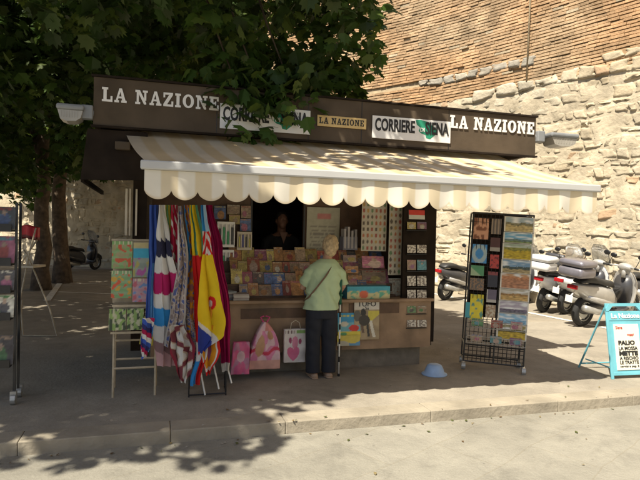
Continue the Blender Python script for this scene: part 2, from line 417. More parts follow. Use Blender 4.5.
for p, q in (((30, 267.5), (112, 269)), ((62, 283), (112, 284.5)), ((58, 292), (112, 294))): strip(p, q, .11)
strip((47, 301), (63, 279), .14, .010)
struct('parking_lines', bm, M['line'])

# ------------------------------------------------------------------ fortress wall
WP = [(-26, 28), (-18, 25.6), (-9.7, 22.4), (-4.6, 20.5), (0, 18.2), (3.1, 15.9), (5.5, 13.2), (7.4, 10.6), (9.2, 7.6), (10.6, 4), (11.2, 0), (11.4, -8)]
def catmull(P, n=24):
    out = []; Q = [P[0]] + P + [P[-1]]
    for i in range(1, len(Q) - 2):
        p0, p1, p2, p3 = [Vector((*q, 0)) for q in Q[i - 1:i + 3]]
        for k in range(n):
            t = k / n; out.append(.5 * ((2 * p1) + (p2 - p0) * t + (2 * p0 - 5 * p1 + 4 * p2 - p3) * t * t + (-p0 + 3 * p1 - 3 * p2 + p3) * t ** 3))
    out.append(Vector((*P[-1], 0))); return out
WC = catmull(WP); WS = [0]
for p, q in zip(WC, WC[1:]): WS.append(WS[-1] + (q - p).length)
import bisect
def wall(s, z, out=0):
    s = max(0.001, min(WS[-1] - .001, s)); i = bisect.bisect_right(WS, s) - 1; t = (s - WS[i]) / (WS[i + 1] - WS[i])
    d = (WC[i + 1] - WC[i]).normalized(); nn = Vector((d.y, -d.x, 0))
    return WC[i].lerp(WC[i + 1], t) + nn * (out - .03 * z) + Vector((0, 0, z))   # slight batter
root = thing('fortress_wall', 'tall curved old wall of rough pale stone below and orange brick above behind the kiosk', 'wall')
ZB = 5.35; rw = random.Random(3)
def wall_blocks(rows, name, m, colf, pillow, joint, outj):
    vs = []; fs = []; cs = []
    for z0, z1, s0, s1, wmin, wmax in rows:
        s = s0 - rw.uniform(0, wmax)
        while s < s1:
            w = rw.uniform(wmin, wmax); c = colf(s, z0)
            if c is None: s += w; continue
            jo = rw.uniform(*outj) * (1 if not pillow or rw.random() < .8 else 2); n = 3 if pillow else 1
            a0, a1 = s + joint * (1 if pillow else .3), s + w - joint * (1 if pillow else .3); b0, b1 = z0 + joint * rw.uniform(.6, 1.6), z1 - joint * rw.uniform(.6, 1.6)
            base = len(vs); off = rw.uniform(0, 99)
            if pillow:
                k1, k2, k3, k4 = [rw.uniform(-.05, .05) for _ in range(4)]
                NN = 6
                for j in range(NN + 1):
                    for i in range(NN + 1):
                        u = (0, .07, .22, .5, .78, .93, 1)[i]; v = (0, .12, .27, .5, .73, .88, 1)[j]
                        eu = min(u, 1 - u) * 2; ev = min(v, 1 - v) * 2
                        e = min(1, eu * 4) * min(1, ev * 4)
                        o = -.03 if e == 0 else jo + .006 * (e ** .5) + .016 * noise.noise(Vector((s * 9 + u * 9, z0 * 9 + v * 5, off))) + .026 * noise.noise(Vector((s * 3 + u * 3, z0 * 3 + v * 2, off)))
                        su = a0 + (a1 - a0) * u + (k1 * v + k2 * (1 - v)) * (1 - 2 * abs(u - .5)) + .09 * noise.noise(Vector((v * 2, off, 1)))
                        zz = b0 + (b1 - b0) * v + .03 * noise.noise(Vector((su * 5, v * 3, off))) + .08 * noise.noise(Vector((su * 1.5, z0 * 9 if v < .5 else z1 * 9, 4)))
                        if e == 0 and (u in (0, 1)) and (v in (0, 1)): su += (.03 if u == 0 else -.03); zz += (.02 if v == 0 else -.02)
                        vs.append(wall(su, max(0, zz), o)); cs.append(c)
                for j in range(NN):
                    for i in range(NN):
                        q = base + j * (NN + 1) + i; fs.append((q, q + 1, q + NN + 2, q + NN + 1))
            else:
                r = [(a0, b0, -.03), (a1, b0, -.03), (a1, b1, -.03), (a0, b1, -.03), (a0, b0, jo), (a1, b0, jo), (a1, b1, jo), (a0, b1, jo)]
                dz = rw.uniform(-.004, .004)
                for x, z, o in r: vs.append(wall(x, z + dz + .012 * noise.noise(Vector((x * .9, z * .2, 2))), o)); cs.append(c)
                for q in ((4, 5, 6, 7), (0, 1, 5, 4), (1, 2, 6, 5), (2, 3, 7, 6), (3, 0, 4, 7)): fs.append(tuple(base + k for k in q))
            s += w
    me = bpy.data.meshes.new(name); me.from_pydata(vs, [], fs); set_col(me, cs)
    return obj(name, me, M[m], root, pillow)
def bound(s): return ZB + .22 * noise.noise(Vector((s * .45, 0, 7)))
def stone_c(s, z):
    k = rw.uniform(.82, 1.10); t = noise.noise(Vector((s * .35, z * .5, 2)))
    c = lerp((.47, .42, .325), (.48, .40, .28), max(0, min(1, .35 + t)))
    if rw.random() < .05: c = (.44, .31, .20)
    return tuple(x * k for x in c)
def brick_c(s, z):
    k = rw.uniform(.80, 1.10); t = noise.noise(Vector((s * .5, z * .9, 9)))
    if rw.random() < .012: return None
    if 5.88 < z < 6.06 and 22.4 < s - 0 < 32: return None
    c = lerp((.46, .29, .16), (.45, .34, .22), max(0, min(1, .4 + 1.1 * t)))
    if rw.random() < .02: c = (.44, .36, .25)
    return tuple(x * k for x in c)
rows = []; z = 0
while z < ZB:
    hh = rw.uniform(.14, .29); z1 = min(z + hh, ZB); z1 = ZB if ZB - z1 < .15 else z1
    rows.append((z, z1, 2, WS[-1], .15, .52)); z = z1
wall_blocks(rows, 'stone_face', 'stone', stone_c, True, .010, (-.012, .022))
vs = []; fs = []; cs = []; st_s = .09; nS = int((WS[-1] - 2) / st_s); nZ = int(ZB / st_s) + 1
for j in range(nZ + 1):
    for i in range(nS + 1):
        ss_, zz_ = 2 + i * st_s, min(ZB, j * st_s)
        vs.append(wall(ss_, zz_, .004 + .045 * noise.noise(Vector((ss_ * 2.1, zz_ * 2.6, 3))) + .02 * noise.noise(Vector((ss_ * 9, zz_ * 9, 1)))))
        cs.append(tuple(c * (1 + .15 * noise.noise(Vector((ss_, zz_, 5)))) for c in (.46, .395, .29)))
for j in range(nZ):
    for i in range(nS): q = j * (nS + 1) + i; fs.append((q, q + 1, q + nS + 2, q + nS + 1))
me = bpy.data.meshes.new('joint_filling'); me.from_pydata(vs, [], fs); set_col(me, cs); obj('joint_filling', me, M['stone'], root, True)
rows = []; z = ZB
while z < 12.5: rows.append((z, z + .08, 5, WS[-1] - 6, .18, .32)); z += .08
wall_blocks(rows, 'brick_face', 'brick', brick_c, False, .010, (.002, .030))
# single course of grey stones let into the brick
sA = min(range(len(WC)), key=lambda i: (WC[i] - Vector((3.1, 15.9, 0))).length)
s3 = WS[sA]
wall_blocks([(5.84, 6.10, s3 - .3, s3 + 2.6, .3, .5)], 'stone_band', 'stone', lambda s, z: rw.choice([(.40, .36, .29), (.36, .32, .26), (.33, .30, .25)]), True, .012, (.02, .05))
wall_blocks([(5.2, 5.5, s3 + 1.3, s3 + 12, .35, .7), (5.5, 5.72, s3 + 4.9, s3 + 6.0, .4, .5)], 'boundary_stones', 'stone', stone_c, True, .012, (.02, .06))
vs = []; fs = []
for i, s in enumerate(WS):
    vs += [wall(s, 0, -.06), wall(s, 12.6, -.018), wall(s, 12.6, -1.2), wall(s, 0, -1.2)]
    if i:
        a = 4 * (i - 1)
        for k in range(4): fs.append((a + k, a + 4 + k, a + 4 + (k + 1) % 4, a + (k + 1) % 4))
me = bpy.data.meshes.new('mortar_core'); me.from_pydata(vs, [], fs); obj('mortar_core', me, M['mortar'], root)
bm = bmesh.new(); tp = D(521, 20, 14.4)
sp = min([i for i in range(len(WC)) if WC[i].y > 1], key=lambda i: abs(WC[i].x / WC[i].y - (521 - 320) / 560))
tube(bm, [wall(WS[sp], 12, .06), wall(WS[sp], 8, .06), wall(WS[sp], 5.45, .06)], .022, 8)
obj('downpipe', bm, M['mortar'], root, True)

# ================================================================== TREES
def leaf_shape():
    pts = []
    for k in range(-3, 4):   # palmate outline, stalk at origin, tip along +x
        a = k * .62
        ln = 1.0 - .11 * abs(k)
        pts.append((.28 + ln * .72 * math.cos(a), ln * .72 * math.sin(a)))
        if k < 3:
            am = a + .31; pts.append((.28 + .42 * math.cos(am), .42 * math.sin(am)))
    return [(0, 0)] + pts
LS = leaf_shape()
def crown(name, label_parent, cls, size, per, rad, cols, m='leaf'):
    vs = []; fs = []; cs = []
    for (cx, cy, cz) in cls:
        ck = random.uniform(.7, 1.25)
        for _ in range(per):
            while True:
                d = Vector((random.uniform(-1, 1), random.uniform(-1, 1), random.uniform(-1, 1)))
                if d.length < 1: break
            p = Vector((cx, cy, cz)) + Vector((d.x * rad, d.y * rad, d.z * rad * .7))
            az = random.uniform(0, 2 * PI); droop = random.uniform(.1, 1.25)
            X = Vector((math.cos(az) * math.cos(droop), math.sin(az) * math.cos(droop), -math.sin(droop)))
            Y = Vector((-math.sin(az), math.cos(az), 0)); Y = (Y + Vector((0, 0, random.uniform(-.4, .4)))).normalized()
            Z = X.cross(Y)
            sz = size * random.uniform(.45, 1.2); fold = random.uniform(.1, .35)
            b = len(vs); c = random.choice(cols); k = ck * random.uniform(.75, 1.25); c = tuple(x * k for x in c)
            for (x, y) in LS:
                vs.append(p + X * (x * sz) + Y * (y * sz) + Z * (-fold * abs(y) * sz - .12 * x * x * sz)); cs.append(c)
            vs.append(p + X * (.3 * sz)); cs.append(c); n = len(LS)
            for q in range(n): fs.append((b + n, b + q, b + (q + 1) % n))
    me = bpy.data.meshes.new(name); me.from_pydata(vs, [], fs); set_col(me, cs)
    return obj(name, me, M[m], label_parent)
def in_ell(E, n, low=None):
    out = []
    tot = sum(e[3] * e[4] * e[5] for e in E)
    for e in E:
        cnt = int(n * e[3] * e[4] * e[5] / tot)
        while cnt > 0:
            d = Vector((random.uniform(-1, 1), random.uniform(-1, 1), random.uniform(-1, 1)))
            if not .35 < d.length < 1: continue
            out.append((e[0] + d.x * e[3], e[1] + d.y * e[4], e[2] + d.z * e[5])); cnt -= 1
    return out
GREENS = [(.055, .105, .022), (.07, .13, .025), (.04, .075, .018), (.11, .16, .03), (.06, .09, .022)]
def tree(label, base, top, r, E, n, size, per, rad, limbs, extra=(), twigs=()):
    t = thing('chestnut_tree', label, 'tree', group='shade trees round the newsstand')
    bm = bmesh.new(); b = Vector(base); tp = Vector(top)
    pts = [b.lerp(tp, k / 8) + Vector((noise.noise(Vector((k * .7, b.x, 0))) * .12, noise.noise(Vector((k * .7, b.y, 5))) * .12, 0)) for k in range(9)]
    pts[0] = b - Vector((0, 0, .1))
    tube(bm, pts, [r * (1.35 if k == 0 else 1 - .045 * k) for k in range(9)], 14)
    obj('trunk', bm, M['bark'], t, True)
    cl = in_ell(E, n) + list(extra)
    for i in range(limbs):
        q = Vector(random.choice([c_ for c_ in cl[:n] if c_[1] > b.y + .6 and c_[2] > tp.z + .6] or cl)); st = pts[random.randint(6, 8)]
        bm = bmesh.new(); mid = st.lerp(q, .5) + Vector((random.uniform(-.4, .4), random.uniform(-.4, .4), random.uniform(.2, .7)))
        tube(bm, [st, st.lerp(mid, .5) + Vector((0, 0, .1)), mid, mid.lerp(q, .6), q], [r * .42, r * .33, r * .22, r * .13, r * .06], 7)
        obj('branch', bm, M['bark'], t, True)
    for tw in twigs:
        bm = bmesh.new(); tube(bm, tw, [.018, .013, .008, .004][:len(tw)] if len(tw) <= 4 else .008, 5); obj('twig', bm, M['bark'], t, True)
    crown('crown', t, cl, size, per, rad, GREENS)
    return t
# the near tree stands left of the frame; its crown hangs over the road, the pavement and the kiosk roof
EX = []
for px, py, Y in ((240, 108, 6.0), (262, 112, 6.1), (276, 112, 6.1), (283, 100, 6.2), (255, 96, 6.2), (300, 86, 6.3), (225, 84, 6.2),
                  (330, 72, 6.9), (340, 50, 6.6), (350, 28, 6.6), (358, 10, 6.4), (335, 88, 7.1), (318, 84, 6.8), (350, 70, 7.2)):
    p = D(px, py, Y); EX.append((p.x, p.y, p.z + .08))
for px, py, Y in ((246, 108, 6.0), (272, 98, 6.0), (290, 88, 6.1), (238, 116, 5.95), (258, 121, 5.95), (273, 116, 5.95), (250, 100, 6.0)):
    p = D(px, py, Y); EX.append((p.x, p.y, p.z + .04))
EX += [(-1.0, 3.5, 5.9), (-.75, 3.6, 6.0), (-.5, 3.65, 5.9), (-.25, 3.75, 6.1), (.0, 3.85, 5.9), (.2, 3.92, 6.0)]
TW = []
for px, py, Y in ((262, 100, 6.1), (240, 100, 6.1), (350, 50, 6.8), (290, 90, 6.3)):
    p = D(px, py, Y); TW.append([p + Vector((-.5, .2, 1.4)), p + Vector((-.3, .1, .8)), p + Vector((-.1, 0, .3)), p])
tree('near leafy tree whose low branches hang over the kiosk sign', (-6.6, 5.0, 0), (-5.6, 5.0, 4.6), .24,
     [(-5.3, 4.9, 6.2, 4.0, 3.4, 2.3), (-1.6, 6.8, 5.7, 2.5, 2.7, 2.35), (-3.35, 2.85, 5.5, 1.4, 2.1, 1.4)], 720, .19, 52, .46, 12, EX, TW)
tree('dark trunked tree behind the left rack beside the parking lines', (-6.95, 14, 0), (-6.9, 13.9, 4.2), .20,
     [(-7.6, 12.6, 5.6, 3.9, 3.6, 3.0), (-9.5, 8.5, 6.5, 3.5, 3.5, 2.6)], 420, .22, 48, .6, 6, [(-6.3, 13.2, 2.9), (-6.9, 13.0, 2.7), (-7.3, 13.3, 3.0), (-5.8, 13.3, 3.3)])
tree('second trunk back among the parking lines, just right of its twin', (-7.25, 15.8, 0), (-7.6, 16.0, 5), .22,
     [(-8.6, 17.2, 6.8, 4.8, 3.6, 4.0), (-12.5, 13.5, 6.5, 3.6, 4.2, 3.4), (-11.5, 19.6, 5.6, 4.4, 2.4, 3.3)], 640, .26, 48, .7, 6)
tree('tree rising behind the kiosk roof on its left half', (-3.8, 11.8, 0), (-3.7, 11.8, 4.5), .2,
     [(-3.8, 11.4, 6.2, 3.3, 3.1, 3.0)], 260, .24, 48, .6, 5)

# ================================================================== KIOSK
kiosk = thing('newspaper_kiosk', 'brown newspaper kiosk with lettered fascia, striped cream awning and wooden counter', 'kiosk', KM)
def kp(name, bm, m, smooth=False, parent=None):
    o = obj(name, bm, m, parent or kiosk, smooth); return o
bm = bmesh.new()
bx(bm, (0, 0, 2.575), (4.95, .05, 3.03)); bx(bm, (0, .05, 2.575), (.05, 2.75, 3.03)); bx(bm, (4.90, .05, 2.575), (4.95, 2.75, 3.03)); bx(bm, (.05, 2.70, 2.575), (4.90, 2.75, 3.03))
fascia = kp('fascia', bm, M['brown'])
bm = bmesh.new(); bx(bm, (-.02, -.02, 3.032), (4.97, .04, 3.052)); bx(bm, (-.02, -.02, 2.553), (4.97, .04, 2.573)); kp('trim', bm, M['darkbrown'], parent=fascia)
for x in (1.16, 2.12, 2.72, 3.78):
    bm = bmesh.new(); bx(bm, (x, -.003, 2.576), (x + .006, .0, 3.03)); kp('panel_joint', bm, M['black'], parent=fascia)
bm = bmesh.new(); bx(bm, (.052, .052, 2.62), (4.898, 2.698, 2.68)); kp('ceiling', bm, M['darkbrown'])
bm = bmesh.new(); bx(bm, (.06, .06, 2.95), (4.89, 2.69, 2.99)); kp('roof', bm, M['darkbrown'])
def KPa(x, y, b=0): return KP(x, y, b)
# lettering
def letters(p0, p1, s, th=.008):
    a = KP(p0[0], p0[1], 0); b = KP(p1[0], p1[1], 0)
    bm = bmesh.new(); slab(bm, s, a.x, a.z, b.z - a.z, b.x - a.x, -.002, th)
    return bm
z0 = KP(103, 100, 0); z1 = KP(219, 107.5, 0)
for wd_ in (0, 1):
    bm = bmesh.new(); slab(bm, 'LA NAZIONE', KP(102, 100, 0).x, KP(105, 101.5, 0).z, .135, KP(219, 100, 0).x - KP(102, 100, 0).x, -.002, .01, word=wd_); obj('lettering', bm, M['letter'], fascia)
for wd_ in (0, 1):
    bm = bmesh.new(); slab(bm, 'LA NAZIONE', KP(450, 120, 0).x, KP(452, 128, 0).z, .145, KP(534, 120, 0).x - KP(450, 120, 0).x, -.002, .01, word=wd_); obj('lettering', bm, M['letter'], fascia)
def sign(xa, xb, za, zb, m, n='sign_panel'):
    bm = bmesh.new(); bx(bm, (xa, -.016, za), (xb, -.004, zb), bev=.003); return obj(n, bm, m, fascia)
xa, xb = KP(372, 120, 0).x, KP(450, 130, 0).x; zb = KP(373, 115.5, 0).z; za = KP(373, 138, 0).z
sg = sign(xa, xb, za, zb, M['letter'])
def corriere(xa, xb, za, zb, sg):
    w = xb - xa; zt = za + (zb - za) * .36
    t = text('lettering', 'CORRIERE', .185, M['ink'], sg, (xa + .03, -.0185, zt), sx=w * .505 / .80, bold=.006)
    bb = [v.co.x for v in t.data.vertices]; k = (w * .50) / (max(bb) - min(bb)); x0 = min(bb)
    for v in t.data.vertices: v.co.x = xa + .03 + (v.co.x - x0) * k
    bm = bmesh.new(); mp = [(.54, .95), (.60, .98), (.66, .93), (.71, .90), (.74, .78), (.80, .66), (.82, .50), (.80, .34), (.76, .22), (.73, .12), (.68, .16), (.67, .30), (.61, .36), (.58, .46), (.60, .62), (.555, .74)]
    prism(bm, [(xa + w * p[0], za + (zb - za) * p[1]) for p in mp], -.0175, -.0165); obj('region_map', bm, M['mapgreen'], sg)
    text('lettering', 'DI', .06, M['letter'], sg, (xa + w * .595, -.0195, zt + .02), bold=.002)
    t = text('lettering', 'SIENA', .185, M['ink'], sg, (xa + w * .66, -.0205, zt), bold=.006)
    bb = [v.co.x for v in t.data.vertices]; k = (w * .31) / (max(bb) - min(bb)); x0 = min(bb)
    for v in t.data.vertices: v.co.x = xa + w * .665 + (v.co.x - x0) * k
corriere(xa, xb, za, zb, sg)
xa2, xb2 = KP(220, 110, 0).x, KP(310, 120, 0).x
sg = sign(xa2, xb2, KP(222, 128.5, 0).z, KP(222, 103.5, 0).z, M['letter'])
corriere(xa2, xb2, KP(222, 128.5, 0).z, KP(222, 103.5, 0).z, sg)
xa3, xb3 = KP(317, 120, 0).x, KP(366, 120, 0).x; za, zb = KP(318, 126, 0).z, KP(318, 115, 0).z
sg = sign(xa3, xb3, za, zb, M['ochreplate'])
for wd_ in (0, 1):
    bm = bmesh.new(); slab(bm, 'LA NAZIONE', xa3 + .02, za + .028, (zb - za) - .05, xb3 - xa3 - .05, -.0165, .002, word=wd_); obj('lettering', bm, M['ink'], sg)
# floodlights at both ends
for sgn, x in ((1, 4.95), (-1, 0)):
    px = (536, 572) if sgn > 0 else (95, 63)
    bm = bmesh.new(); zc = 2.80 if sgn > 0 else 2.68
    tube(bm, [(x, .02, zc), (x + sgn * .12, .0, zc + .01)], .035, 10); bx(bm, (min(x, x + sgn * .10), -.05, zc - .06), (max(x, x + sgn * .10), .05, zc + .07), bev=.01)
    lb = obj('floodlight', bm, M['lampgrey'], kiosk)
    bm = bmesh.new(); cx = x + sgn * (.34 if sgn > 0 else .19)
    lw = .20 if sgn > 0 else .12; bx(bm, (cx - lw, -.12, zc - .0), (cx + lw, .12, zc + .055), bev=.02); obj('lamp_housing', bm, M['lampgrey'], lb)
    bm = bmesh.new(); prism(bm, [(cx + q * lw / .2, z_) for q, z_ in ((-.18, zc - .002), (-.14, zc - .085), (-.05, zc - .105), (.08, zc - .10), (.15, zc - .07), (.18, zc - .002))], -.10, .10)
    for q in range(7): bx(bm, (cx + (-.13 + q * .038) * lw / .2, -.104, zc - .07), (cx + (-.13 + q * .038) * lw / .2 + .005, -.098, zc - .01))
    obj('lamp_glass', bm, M['lampglass'], lb)
# awning
AW = attr_mat('awning_canvas', .8, .1, translucent=.22, noise_amt=.07, nscale=3)
def awcol(a):
    k = int(math.floor((a - .5) / .125)); return (.72, .62, .44) if k % 2 else (.80, .76, .66)
AB = -1.27; A0, A1 = .50, 4.68
vs = []; fs = []; cs = []; na = 160; nb = 16
for j in range(nb + 1):
    t = j / nb
    for i in range(na + 1):
        a = A0 + (A1 - A0) * i / na
        b = .30 + (AB - .30) * t; zz = 2.60 + (2.115 - 2.60) * t - .03 * math.sin(PI * t) * (1 + .3 * math.sin(a * 2))
        aa = a - (1 - t) * (.24 - .18 * (a - .5) / 4.18)
        vs.append((aa, b, zz)); wv = .80 * (1 + .12 * noise.noise(Vector((a * 1.5, b * 2, 4)))); cs.append(tuple(q * wv * k_ for q, k_ in zip(awcol(a), (1.0, .91, .80))))  # canvas top darker and warmer than the valance: tree shade put into its colour
for j in range(nb):
    for i in range(na): q = j * (na + 1) + i; fs.append((q, q + 1, q + na + 2, q + na + 1))
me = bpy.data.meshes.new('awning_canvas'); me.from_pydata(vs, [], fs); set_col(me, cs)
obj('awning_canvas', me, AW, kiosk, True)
bm = bmesh.new(); bx(bm, (A0 - .03, AB - .055, 2.045), (A1 + .03, AB + .01, 2.115), bev=.012); obj('awning_bar', bm, M['alum'], kiosk)
vs = []; fs = []; cs = []; NS = 21; sub = 14; nz_ = 8; P_ = (A1 - A0) / NS
zt = 2.043
for i in range(NS * sub + 1):
    a = A0 + (A1 - A0) * i / (NS * sub); ph = (i % sub) / sub
    zb = 1.888 - .066 * math.sin(PI * ph) ** .6 if i % sub else 1.888
    sway = .010 * math.sin(a * 9) + .012 * math.sin(a * 23 + 1)
    for j in range(nz_ + 1):
        t = j / nz_; zz = zt + (zb - zt) * t
        vs.append((a, AB - .03 + sway * t, zz)); c = awcol(a)
        if t > .93: c = (.66, .55, .38)
        cs.append(c)
for i in range(NS * sub):
    for j in range(nz_): q = i * (nz_ + 1) + j; fs.append((q, q + 1, q + nz_ + 2, q + nz_ + 1))
me = bpy.data.meshes.new('valance'); me.from_pydata(vs, [], fs); set_col(me, cs)
obj('valance', me, AW, kiosk, True)
for a in (.75, 2.5, 4.35):
    bm = bmesh.new(); tube(bm, [(a, .25, 2.50), (a + .22, -.5, 2.28), (a, AB + .02, 2.08)], .02, 6); obj('awning_arm', bm, M['grey_metal'], kiosk)
# left side hood
bm = bmesh.new()
prism(bm, [(-.05, 2.54), (.50, 2.54), (.50, 2.07), (-.11, 2.05)], .03, .07)
bx(bm, (-.11, .07, 2.03), (-.08, 2.2, 2.08)); bx(bm, (-.06, .07, 2.5), (.5, 2.2, 2.53))
obj('side_hood', bm, M['darkbrown'], kiosk)
bm = bmesh.new(); bx(bm, (.20, -.03, 2.35), (.34, .028, 2.43), bev=.01); obj('junction_box', bm, M['brown'], kiosk)
# body walls
CB = .34   # counter front
bm = bmesh.new(); bx(bm, (.50, .42, .245), (.55, 2.5, 2.61)); obj('side_wall', bm, M['brown'], kiosk)
bm = bmesh.new(); bx(bm, (3.80, .42, .245), (3.85, 2.5, 2.61)); obj('side_wall', bm, M['brown'], kiosk)
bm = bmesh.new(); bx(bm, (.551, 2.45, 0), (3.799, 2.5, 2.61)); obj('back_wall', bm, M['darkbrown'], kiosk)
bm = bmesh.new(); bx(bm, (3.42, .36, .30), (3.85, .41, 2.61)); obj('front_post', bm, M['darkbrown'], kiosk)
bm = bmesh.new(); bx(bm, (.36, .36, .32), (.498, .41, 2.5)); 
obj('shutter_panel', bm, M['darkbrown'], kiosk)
for q, (x, w) in enumerate(((.285, .022), (.325, .014), (.385, .018))):
    bm = bmesh.new(); bx(bm, (x, .33, 1.52), (x + w, .357, 2.0)); obj('pale_strip', bm, M['cream'], kiosk)  # narrow pale upright strips by the shutter panel
bm = bmesh.new(); bx(bm, (.62, .50, 0), (3.74, 2.3, .24)); obj('plinth', bm, M['plinth'], kiosk)
bm = bmesh.new(); bx(bm, (.56, .35, .245), (3.80, .38, .80)); cpn = obj('counter_panel', bm, M['wood'], kiosk)
for x0, x1, za_, zb_ in ((2.75, 3.38, .66, .78), (1.5, 2.4, .63, .74)):
    bm = bmesh.new(); bx(bm, (x0, .343, za_), (x1, .349, zb_)); obj('drawer_front', bm, M['wood2'], cpn)
for x in (1.32, 2.62): 
    bm = bmesh.new(); bx(bm, (x, .344, .25), (x + .05, .349, .798)); obj('batten', bm, M['wood2'], cpn)
bm = bmesh.new(); bx(bm, (.56, .27, .802), (3.80, .72, .835), bev=.006); obj('counter_top', bm, M['wood'], kiosk)
# stepped display behind the counter and the inner partition
for k in range(4):
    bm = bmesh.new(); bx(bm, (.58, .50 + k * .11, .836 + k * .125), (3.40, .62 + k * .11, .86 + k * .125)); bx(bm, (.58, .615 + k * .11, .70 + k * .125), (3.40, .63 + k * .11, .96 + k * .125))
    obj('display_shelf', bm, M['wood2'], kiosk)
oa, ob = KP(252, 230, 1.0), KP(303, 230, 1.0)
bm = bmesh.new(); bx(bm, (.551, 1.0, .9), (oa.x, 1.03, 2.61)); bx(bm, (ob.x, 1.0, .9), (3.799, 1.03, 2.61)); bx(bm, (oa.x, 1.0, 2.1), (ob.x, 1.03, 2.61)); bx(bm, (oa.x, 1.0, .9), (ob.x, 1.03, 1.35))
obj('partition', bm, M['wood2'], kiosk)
bm = bmesh.new(); bx(bm, (oa.x - .02, .985, 1.33), (ob.x + .02, .998, 1.36)); bx(bm, (oa.x - .02, .985, 1.36), (oa.x, .998, 2.12)); bx(bm, (ob.x, .985, 1.36), (ob.x + .02, .998, 2.12)); obj('window_frame', bm, M['black'], kiosk)

# ================================================================== MAGAZINES AND PRINTED GOODS
def mag(name, label, cat, a, b, z, w, h, seed=None, painter=None, lean=.3, group=None, rz=0, nu=24, nv=34, th=.008):
    f = painter or cover(seed, True)
    o = sheet(name, (0, 0, 0), w, h, f, nu=nu, nv=nv, th=th, mw=KT(a, b, z, rz, Matrix.Rotation(-lean, 4, 'X')), dbl=False)
    if label is None: label = ''
    return tag(o, label, cat, group), f
rowname = ['lowest', 'second', 'third', 'top']
for k in range(4):
    a = 1.42 if k else 1.5; i = 0
    while a < 2.98:
        w = random.choice([.09, .10, .11, .12, .13, .15]) ; h = random.uniform(.13, .19)
        o, f = mag('magazine', None, 'magazine', a + w / 2, .49 + k * .11, .865 + k * .125, w - .003, h, seed=100 + k * 30 + i, lean=.45, group='magazines on the stepped counter display', rz=random.uniform(-.04, .04))
        o['label'] = '%s magazine with %s title, %s in the %s row of the counter steps' % (f.bg, f.ti, ORD[i], rowname[k])
        a += w; i += 1
    a = 3.0; i = 0
    while a < 3.32 and k != 0:
        o, f = mag('magazine', None, 'magazine', a + .09, .49 + k * .11, .865 + k * .125, .17, .19, seed=300 + k * 30 + i, lean=.45, group='magazines on the stepped counter display')
        o['label'] = '%s magazine, %s title, %s right of the woman in the %s row' % (f.bg, f.ti, ORD[i], rowname[k])
        a += .18; i += 1
# flat piles at the counter's left end
def pile(name, label, cat, a, b, z, w, d, n, cols, th=.012, rz=0, group=None):
    t = thing(name, label, cat, KT(a, b, z, rz), group); bm = bmesh.new()
    for k in range(n):
        j = random.uniform(-.008, .008); bx(bm, (-w / 2 + j, -d / 2 + j, k * th + .0005), (w / 2 + j, d / 2 - j, (k + 1) * th - .001), mi=k % len(cols))
    obj('stack_of_copies', bm, [mat('paper', c, .6, var=.08) for c in cols], t)
    return t
pile('book_pile', 'small pile of white edged books at the left end of the counter', 'books', KP(240, 300, .42).x, .42, .836, .17, .2, 5, [(.5, .46, .4), (.35, .3, .27), (.55, .5, .45)], .014)
pile('book_pile', 'low heap of grey covered paperbacks beside the flags on the counter', 'books', KP(229, 298, .48).x - .03, .47, .836, .16, .18, 7, [(.3, .33, .34), (.25, .2, .2), (.45, .43, .4)], .013, .3)
# left alcove: white card racks
for n_, (x0, y0, x1, y1) in enumerate(((217, 222, 235, 247), (217, 250, 234, 272), (237, 232, 252, 250))):
    a = KP(x0, y1, .85); b = KP(x1, y0, .85)
    t = thing('card_rack', ['upper white slotted pen rack at the left of the stall', 'lower white slotted pen rack at the left of the stall', 'small pink edged rack beside the vendor window'][n_], 'rack', KT(a.x, .85, a.z))
    w, h = b.x - a.x, b.z - a.z; bm = bmesh.new()
    bx(bm, (0, 0, 0), (w, .02, .03)); bx(bm, (0, 0, h - .03), (w, .02, h)); bx(bm, (0, .02, 0), (w, .03, h))
    for q in range(5): bx(bm, (q * (w - .012) / 4, -.01, .03), (q * (w - .012) / 4 + .012, .02, h - .03))
    obj('frame', bm, M['white'] if n_ < 2 else M['cream'], t)
    for q in range(4):
        bm = bmesh.new(); bx(bm, (.02 + q * (w - .012) / 4, -.004, .035), (-.006 + (q + 1) * (w - .012) / 4, .015, h * random.uniform(.6, .85)))
        obj('packet', bm, mat('packet_print', random.choice([(.05, .3, .12), (.1, .1, .3), (.5, .45, .1), (.04, .04, .04)]), .4), t)
# posters and books fixed on the partition
i = 0
for (x0, y0, x1, y1) in ((214, 206, 226, 219), (227, 205, 240, 214), (229, 215, 240, 224), (241, 206, 251, 218), (240, 219, 251, 231), (215, 275, 232, 290), (236, 255, 251, 266), (236, 267, 251, 280)):
    a = KP(x0, y1, .93); b = KP(x1, y0, .93)
    o, f = mag('book', None, 'book', (a.x + b.x) / 2, .93, a.z, b.x - a.x, b.z - a.z, seed=500 + i, lean=.05, group='books pinned left of the vendor window')
    o['label'] = '%s book, %s title, %s of the covers left of the vendor window' % (f.bg, f.ti, ORD[i]); i += 1
def poster_cream(u, v):
    if .78 < v < .9 and .3 < u < .75: return (.5, .2, .18)
    if v < .7 and int(v * 30) % 2 and .1 < u < .9 and noise.noise(Vector((u * 20, int(v * 30), 0))) > -.2: return (.24, .22, .18)
    return (.42, .40, .30)
a, b = KP(306, 262, .97), KP(340, 208, .97)
mag('poster', 'pale poster with a pink heading above the woman\'s head', 'poster', (a.x + b.x) / 2, .97, a.z, b.x - a.x, b.z - a.z, painter=poster_cream, lean=0, nu=24, nv=40, th=.003)
